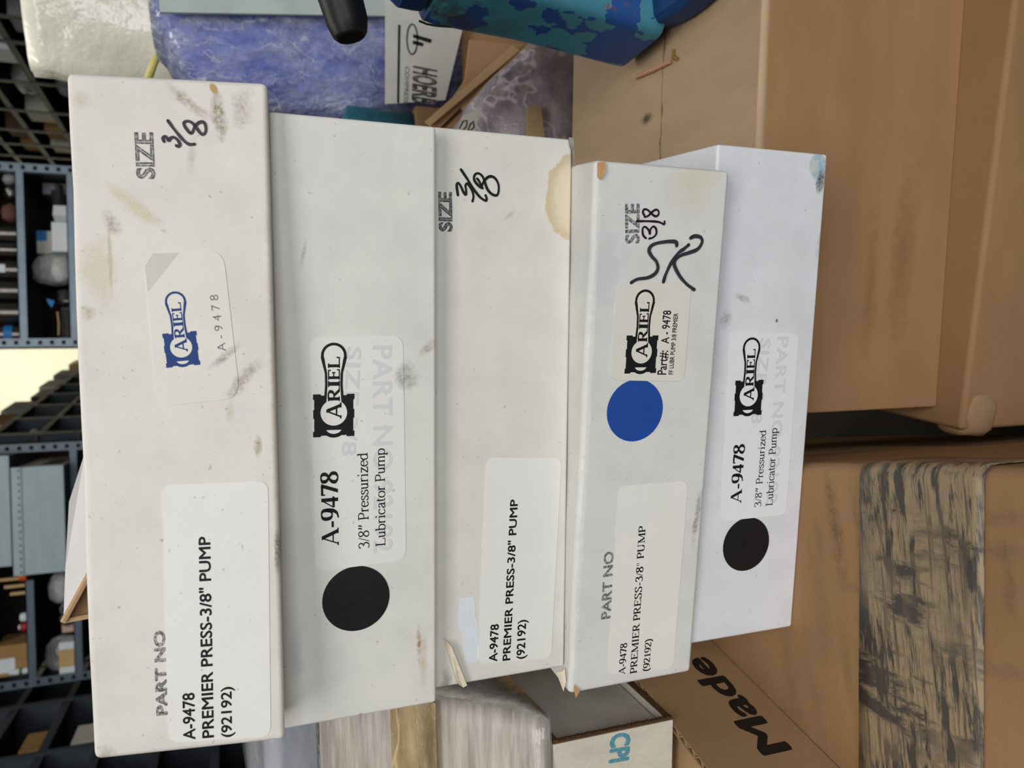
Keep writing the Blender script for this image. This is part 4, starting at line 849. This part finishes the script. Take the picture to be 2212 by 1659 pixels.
# middle unit, lower shelf (left to right = picture bottom to top)
ctn('small_carton', 'grey carton at the right end of the middle shelf', 'box', X_(100, 405), X_(100, 380), 3.78, 3.95, zlo, Z_(78, 390) - zlo, M_gry)
mb = MB()
for i, (px, py0, py1) in enumerate(((128, 398, 440), (136, 400, 455), (120, 412, 450))):
    mb.tube([atY(px - 4, py0, 3.66 + .03 * i), atY(px, py1, 3.65 + .03 * i)], .010, 6)
bkt = thing('metal_bracket', 'bundle of dark metal brackets leaning under the grey carton', 'bracket', (X_(130, 420), 3.72, zlo)); mb.build('bracket_bars', M_dkm, bkt, M=inv(bkt))
wc = ctn('small_carton', 'small white carton tipped on edge, right of the tall white carton', 'box', X_(120, 475), X_(120, 449), 3.64, 3.70, zlo, .055, M_wht, rot=rad(25))
ctn('small_carton', 'tall plain white carton on the middle shelf', 'box', X_(125, 545), X_(125, 482), 3.64, 3.74, zlo, Z_(114, 510) - zlo, M_wht)
ctn('small_carton', 'off-white carton with bright blue end behind the tall white carton', 'box', X_(100, 540), X_(100, 490), 3.75, 3.85, zlo, Z_(79, 510, 3.75) - zlo, M_offw, [(.55, 1, .72, 1, M_bluec, 'blue_panel')])
sackt('crumpled translucent bag left of the tall white carton', (X_(115, 575), 3.75, zlo), (.062, .05, .078), 2, M_pgrey, amp=.55)
sackt('rounded pale bag lying in front of the crumpled bag', (X_(128, 580, 3.63), 3.635, zlo), (.055, .022, .034), 4, M_pgrey, amp=.2)
rt_ = thing('blue_tag', 'small blue paper tag hanging over dark parts', 'tag', (X_(107, 650), 3.66, zlo)); MB().slab([inv(rt_) @ atY(a, b, 3.655) for a, b in ((100, 645), (118, 650), (112, 665), (104, 655))], .001).build('tag_paper', M_bluec, rt_); MB().tube([(0, 0, 0), (0, 0, .03)], .002, 5).build('string', M_offw, rt_)
ch = thing('roller_chain', 'dark coiled roller chain at the left end of the middle shelf', 'chain', (X_(127, 698), 3.68, zlo + .0006))
mb = MB(); w = abs(X_(127, 735) - X_(127, 662)) / 2 * .92
for i in range(9):
    for j in range(2): x = -w + 2 * w * (i + .5) / 9; mb.tube([(x, -.03 + .03 * j, .011 + .022 * j), (x, .0 + .03 * j, .011 + .022 * j)], .0105, 10)
mb.build('chain_links', M_dkm, ch)
mb = MB(); mb.tube([(-w * .8, -.034, .048), (0, -.036, .046), (w * .7, -.034, .050)], .003, 6); mb.build('chain_plate', M_tan, ch)
sackt('dark greasy parts bag between chain and pale bag', (X_(125, 640), 3.71, zlo), (.035, .03, .03), 6, M_dkm, amp=.4)
# middle unit, upper shelf: machined cylinders lying with their ends out
for i, (py, rr_, lb_) in enumerate(((722, .036, 'machined steel bushing at the left end of the upper shelf'), (675, .042, 'wide steel bushing second from the left, upper shelf'), (628, .040, 'steel bushing third from the left, upper shelf'), (583, .038, 'steel bushing with white tag in the middle of the upper shelf'), (540, .030, 'short dark steel bushing right of the tagged one'), (505, .034, 'bright steel bushing at the right of the row'))):
    r = thing('steel_bushing', lb_, 'bushing', (X_(20, py), 3.66, zup + .0006), 0, 'steel bushings on the upper shelf')
    mb = MB(); mb.tube([(0, 0, 0), (0, 0, .10 + .02 * (i % 3))], rr_, 24); mb.build('bushing_body', M_metal, r, bevel=.003)
    mb = MB(); mb.tube([(0, 0, .1005 + .02 * (i % 3)), (0, 0, .101 + .02 * (i % 3))], rr_ * .55, 16); mb.build('bore', M_dark, r)
    if i == 3: MB().box(-.016, .016, -rr_ - .003, -rr_ - .001, .045, .08).build('paper_tag', M_wht, r)
    if i == 0: MB().tube([(0, 0, .03), (0, 0, .06)], rr_ * 1.02, 18).build('blue_band', M_bluec, r)
sackt('reddish brown casting on the upper shelf', (X_(20, 460), 3.66, zup), (.034, .03, .030), 12, M_rust, 'casting', 'casting', amp=.4)
sackt('dark casting with bright bolt at the right of the upper shelf', (X_(20, 415), 3.66, zup), (.03, .03, .024), 13, M_metal, 'casting', 'casting', amp=.5)
sackt('grey casting at the far right of the upper shelf', (X_(20, 385), 3.68, zup), (.022, .03, .028), 14, M_gry, 'casting', 'casting', amp=.4)
# left unit: metal cabinets that jut out, then smaller goods
def cabinet(label, x0, x1, y0, y1, z0, h, hole):
    r = thing('metal_cabinet', label, 'cabinet', ((x0 + x1) / 2, y0, z0 + .0006)); w = (x1 - x0) / 2; d = y1 - y0
    MB().box(-w, w, .004, d, 0, h).build('cabinet_body', M_cab_s, r, bevel=.003)
    MB().box(-w, w, -.004, .004, 0, h).build('front_panel', M_cab, r, bevel=.002)
    MB().box(-w + .001, w - .001, -.008, -.0042, h * .80, h * .92).build('top_rail', M_cab, r, bevel=.0015)
    mb = MB()
    for i in range(16): x = -w + 2 * w * (i + .5) / 16; mb.box(x - .004, x + .004, -.0090, -.0084, h * .835, h * .865)
    mb.build('slot', M_steel_d, r, kind='stuff')
    if hole: MB().box(w, w + .0015, .06, d * .6, h * .12, h * .50).build('hand_hole', M_dark, r)
zc1 = zl2; yC = 3.50
cabinet('lower pale blue metal cabinet with a hand hole in its dark side', X_(120, 1236, yC), X_(120, 1005, yC), yC, 4.0, zc1, Z_(26, 1100, yC) - zc1, True)
cabinet('upper pale blue metal cabinet stacked on the lower one', X_(10, 1224, yC), X_(10, 984, yC), yC, 4.0, Z_(26, 1100, yC) + .004, .19, False)
bxk = ctn('small_carton', 'kraft carton with white label on the left upper shelf', 'box', X_(30, 1455), X_(30, 1388), 3.63, 3.80, zu2, .115, M_kr, [(.12, .58, .42, .95, M_wht, 'label')])
bt = thing('small_bottle', 'small white bottle with green band lying in front of the kraft carton', 'bottle', (X_(48, 1450, 3.61), 3.612, zu2 + .0006)); MB().tube([(0, 0, .012), (0, 0, .05), (0, 0, .055), (0, 0, .066)], [.012, .012, .008, .008], 14).build('bottle_body', M_wht, bt, smooth=False); MB().tube([(0, 0, .018), (0, 0, .03)], .0124, 14).build('green_band', M_grn, bt); MB().tube([(0, 0, 0), (0, 0, .012)], .012, 14).build('base', M_wht, bt)
for py, m, lb_ in ((1331, M_wht, 'white round disc on the left upper shelf'), (1352, M_red, 'red and white knob beside the white disc'), (1244, M_org, 'orange disc under the cabinets')):
    r = thing('plastic_disc', lb_, 'disc', (X_(45, py), 3.64, zu2 + .0006)); MB().tube([(0, 0, 0), (0, 0, .012), (0, 0, .024), (0, 0, .028)], [.018, .018, .017, .012], 16).build('disc_body', m, r, bevel=.001)
    if m is M_red: MB().tube([(0, 0, .0285), (0, 0, .034)], .010, 12).build('white_top', M_wht, r)
for i, py in enumerate((1248, 1264, 1280)):
    r = thing('wood_stick', ('tan wooden stick nearest the cabinets', 'tan wooden stick in the middle of the three', 'tan wooden stick farthest from the cabinets')[i], 'stick', (X_(30, py), 3.64, zu2 + .0006)); MB().box(-.006, .006, -.006, .006, 0, .10 - .02 * i).build('stick_body', M_tan, r, bevel=.001)
ctn('small_carton', 'white carton with tan band, upright on the left lower shelf', 'box', X_(140, 1455), X_(140, 1382), 3.62, 3.72, zl2, .058, M_wht, [(.28, .80, 0, 1, M_tan, 'tan_band')])
gk = thing('gasket_bag', 'bag with a grey ring gasket behind the white and tan carton', 'bag', (X_(100, 1415, 3.76), 3.75, zl2 + .0006))
blob((0, 0, .0635), (.075, .02, .066), 21, .25, 3).build('bag_film', M_pgrey, gk, smooth=True)
bm_ = MB(); bm_.tube([(.02 + .04 * math.cos(t), -.026, .062 + .04 * math.sin(t)) for t in (2 * math.pi * i / 24 for i in range(25))], .009, 8, caps=False); bm_.build('ring_gasket', M_gry, gk, smooth=True)
ctn('small_carton', 'pinkish small carton on the left lower shelf', 'box', X_(130, 1368), X_(130, 1349), 3.66, 3.74, zl2, .052, paint('pink_card', '#c6aa9a', .6))
sackt('grey wrapped block under the cabinets', (X_(110, 1278), 3.72, zl2), (.065, .05, .055), 22, M_pgrey, 'packet', 'wrapped_packet', amp=.18)
for i, py in enumerate((1318, 1340)):
    r = thing('pipe_fitting', ('round grey pipe fitting nearest the wrapped block', 'round grey pipe fitting beside the pinkish carton')[i], 'fitting', (X_(120, py), 3.68, zl2 + .0006)); mb = MB(); mb.tube([(0, -.03, .03), (0, .04, .03)], .028, 18); mb.build('fitting_body', M_metal, r, bevel=.003); MB().tube([(0, -.0325, .03), (0, -.0305, .03)], .016, 14).build('bore', M_dark, r)
sackt('white pouch on the left shelf just above the stack', (X_(185, 1408), 3.68, 1.17), (.055, .05, .075), 24, paint('white_pouch', '#d8d0c6', .5, .06, 30))
# far-left run: pale wrapped goods in the dark bays
gi = 0
for by, zz, s, m, nm, lb_ in ((1.72, 1.07, (.06, .10, .05), M_pgrey, 'b', 'pale bag in the near bay of the far-left run, low'), (1.72, 1.26, (.06, .09, .05), M_gry, 'b', 'grey bag in the near bay of the far-left run'), (2.25, 1.07, (.09, .09, .06), M_pgrey, 'b', 'pale sack in the second bay of the far-left run'), (2.25, 1.26, (.08, .10, .06), M_offw, 'c', 'off-white packet in the second bay of the far-left run'),
                               (2.75, 1.07, (.08, .09, .055), M_gry, 'b', 'grey sack in the third bay of the far-left run'), (2.75, 1.26, (.09, .08, .06), M_pgrey, 'b', 'shiny sack in the third bay of the far-left run'), (3.25, 1.26, (.08, .08, .06), M_offw, 'c', 'off-white packet in the last bay of the far-left run'), (3.25, 1.44, (.08, .08, .05), M_kr, 'c', 'kraft packet in the last bay of the far-left run'), (2.75, 1.44, (.08, .08, .05), M_gry, 'c', 'grey packet in the third bay, upper shelf, far-left run'), (2.25, 1.44, (.08, .08, .05), M_offw, 'b', 'pale pouch in the second bay, upper shelf, far-left run')):
    gi += 1
    if nm == 'b': sackt(lb_, (-1.33, by, zz), s, 30 + gi, m, amp=.35)
    else: ctn('small_carton', lb_, 'box', -1.33 - s[0], -1.33 + s[0], by - s[1], by + s[1], zz, s[2] * 1.6, m)
# right run: cartons with their ends to the aisle, parts and bags
RT = [(3.40, 1.46, M_tan, 'tan carton with cream edge at the near end of the right run', 'c'), (3.40, 1.65, M_gry, 'grey carton on the upper shelf, near end of the right run', 'c'), (3.40, 1.27, M_wht, 'white carton with faded print, near end of the right run', 'c'), (3.74, 1.27, M_offw, 'off-white carton in the narrow bay of the right run', 'c'), (3.74, 1.46, M_gry, 'grey carton in the narrow bay, middle shelf', 'c'), (3.74, 1.65, M_offw, 'pale carton in the narrow bay, upper shelf', 'c'),
      (4.10, 1.27, M_offw, 'stacked pale cartons in the third bay of the right run, low', 'c'), (4.10, 1.46, M_gry, 'grey carton in the third bay of the right run', 'c'), (4.10, 1.65, M_wht, 'white carton in the third bay, upper shelf', 'c'), (4.56, 1.27, M_kr, 'brown carton in the fourth bay of the right run, low', 'c'), (4.56, 1.46, M_gry, 'grey bag in the fourth bay of the right run', 'b'), (4.56, 1.65, M_pgrey, 'pale bag in the fourth bay, upper shelf', 'b'),
      (4.95, 1.27, M_offw, 'off-white packet in the fifth bay, low', 'b'), (4.95, 1.46, M_grn, 'green carton in the fifth bay of the right run', 'c'), (4.95, 1.65, M_offw, 'cream carton in the fifth bay, upper shelf', 'c'), (5.27, 1.46, M_pgrey, 'pale pouch in the sixth bay of the right run', 'b'), (5.27, 1.65, M_kr, 'kraft carton in the sixth bay, upper shelf', 'c'), (5.55, 1.46, M_gry, 'grey pouch in the seventh bay of the right run', 'b'), (5.55, 1.65, M_offw, 'pale carton in the seventh bay, upper shelf', 'c'),
      (5.27, 1.84, M_rust, 'rust-brown carton on top shelf of the right run', 'c'), (5.55, 1.84, M_kr, 'kraft carton on top shelf of the right run, far end', 'c')]
for i, (yy, zz, m, lb_, kd) in enumerate(RT):
    if kd == 'c':
        h = .09 + .05 * ((i * 37) % 10) / 10; r = ctn('small_carton', lb_, 'box', 1.57, 1.80, yy - .09, yy + .07, zz, h, m)
        if i in (0, 2): MB().box(-.1162, -.1152, -.05, .02, h * .2, h * .8).build('label', (M_offw, M_gry)[i // 2], r)
    else: sackt(lb_, (1.66, yy, zz), (.08, .09, .06), 50 + i, m, amp=.35)
# left aisle run: goods on its top and in its bays
ax = Vector((math.cos(ya), math.sin(ya))); nrm = Vector((-ax.y, ax.x))
def LR(d, into): p = Vector(pl0) + ax * d + nrm * into; return p
LT = [(.62, 1.8575, .16, .13, M_kr, 'brown carton on top of the left aisle run, nearest'), (1.05, 1.8575, .16, .15, M_gry, 'grey carton on top of the left aisle run, second'), (1.55, 1.8575, .12, .10, M_dkm, 'dark carton on top of the left aisle run, third'), (2.0, 1.8575, .16, .14, M_offw, 'off-white carton on top of the left aisle run, fourth'), (2.6, 1.8575, .16, .16, M_gry, 'striped grey carton pile on top of the left aisle run'), (3.3, 1.8575, .16, .17, M_tan, 'orange-tan carton on top of the left aisle run, far'), (3.9, 1.8575, .16, .2, M_offw, 'cream carton on top of the left aisle run, farthest')]
for d, zz, dep, h, m, lb_ in LT:
    p = LR(d, .14); r = thing('small_carton', lb_, 'box', (p.x, p.y, zz + .0006), ya); MB().box(-.17, .17, -.11, .14, 0, h).build('carton_body', m, r, bevel=.003)
for i in range(9):
    d = .22 + .42 * i; p = LR(d, .12); zz = (1.66, 1.48)[i % 2]
    sackt('%s in bay %s of the left aisle run' % (('pale pouch', 'grey bundle', 'dull parts bag')[i % 3], ('one', 'two', 'three', 'four', 'five', 'six', 'seven', 'eight', 'nine')[i]), (p.x, p.y, zz), (.07, .09, .05), 80 + i, (M_pgrey, M_gry, M_dkm)[i % 3], rot=ya, amp=.4)
# red-labelled carton on the pale wall's ledge beyond
p = LR(4.6, .2); r = thing('small_carton', 'cream carton with red corner at the far end of the aisle', 'box', (p.x, p.y, 1.8581), ya); MB().box(-.15, .15, -.15, .15, 0, .26).build('carton_body', M_offw, r, bevel=.003); MB().box(-.151, -.1505, -.15, -.05, .2, .25).build('red_corner', M_red, r)
# dark crate low at the left
ck = thing('storage_crate', 'dark grey storage crate with black rim, low at the far left', 'crate', (-.80, 1.28, 0))
zk = atY(585, 1640, 1.2).z
mb = MB(); mb.box(-.20, .20, -.12, -.11, 0, zk); mb.box(-.20, .20, .11, .12, 0, zk); mb.box(-.20, -.19, -.11, .11, 0, zk); mb.box(.19, .20, -.11, .11, 0, zk); mb.box(-.19, .19, -.11, .11, .3, .31); mb.build('crate_body', paint('dark_grey_plastic', '#3f4247', .5), ck)
mb = MB(); mb.box(-.21, .21, -.13, -.10, zk, zk + .02); mb.box(-.21, .21, .10, .13, zk, zk + .02); mb.box(-.21, -.18, -.10, .10, zk, zk + .02); mb.box(.18, .21, -.10, .10, zk, zk + .02); mb.build('rim', paint('black_plastic', '#141518', .4), ck, bevel=.004)
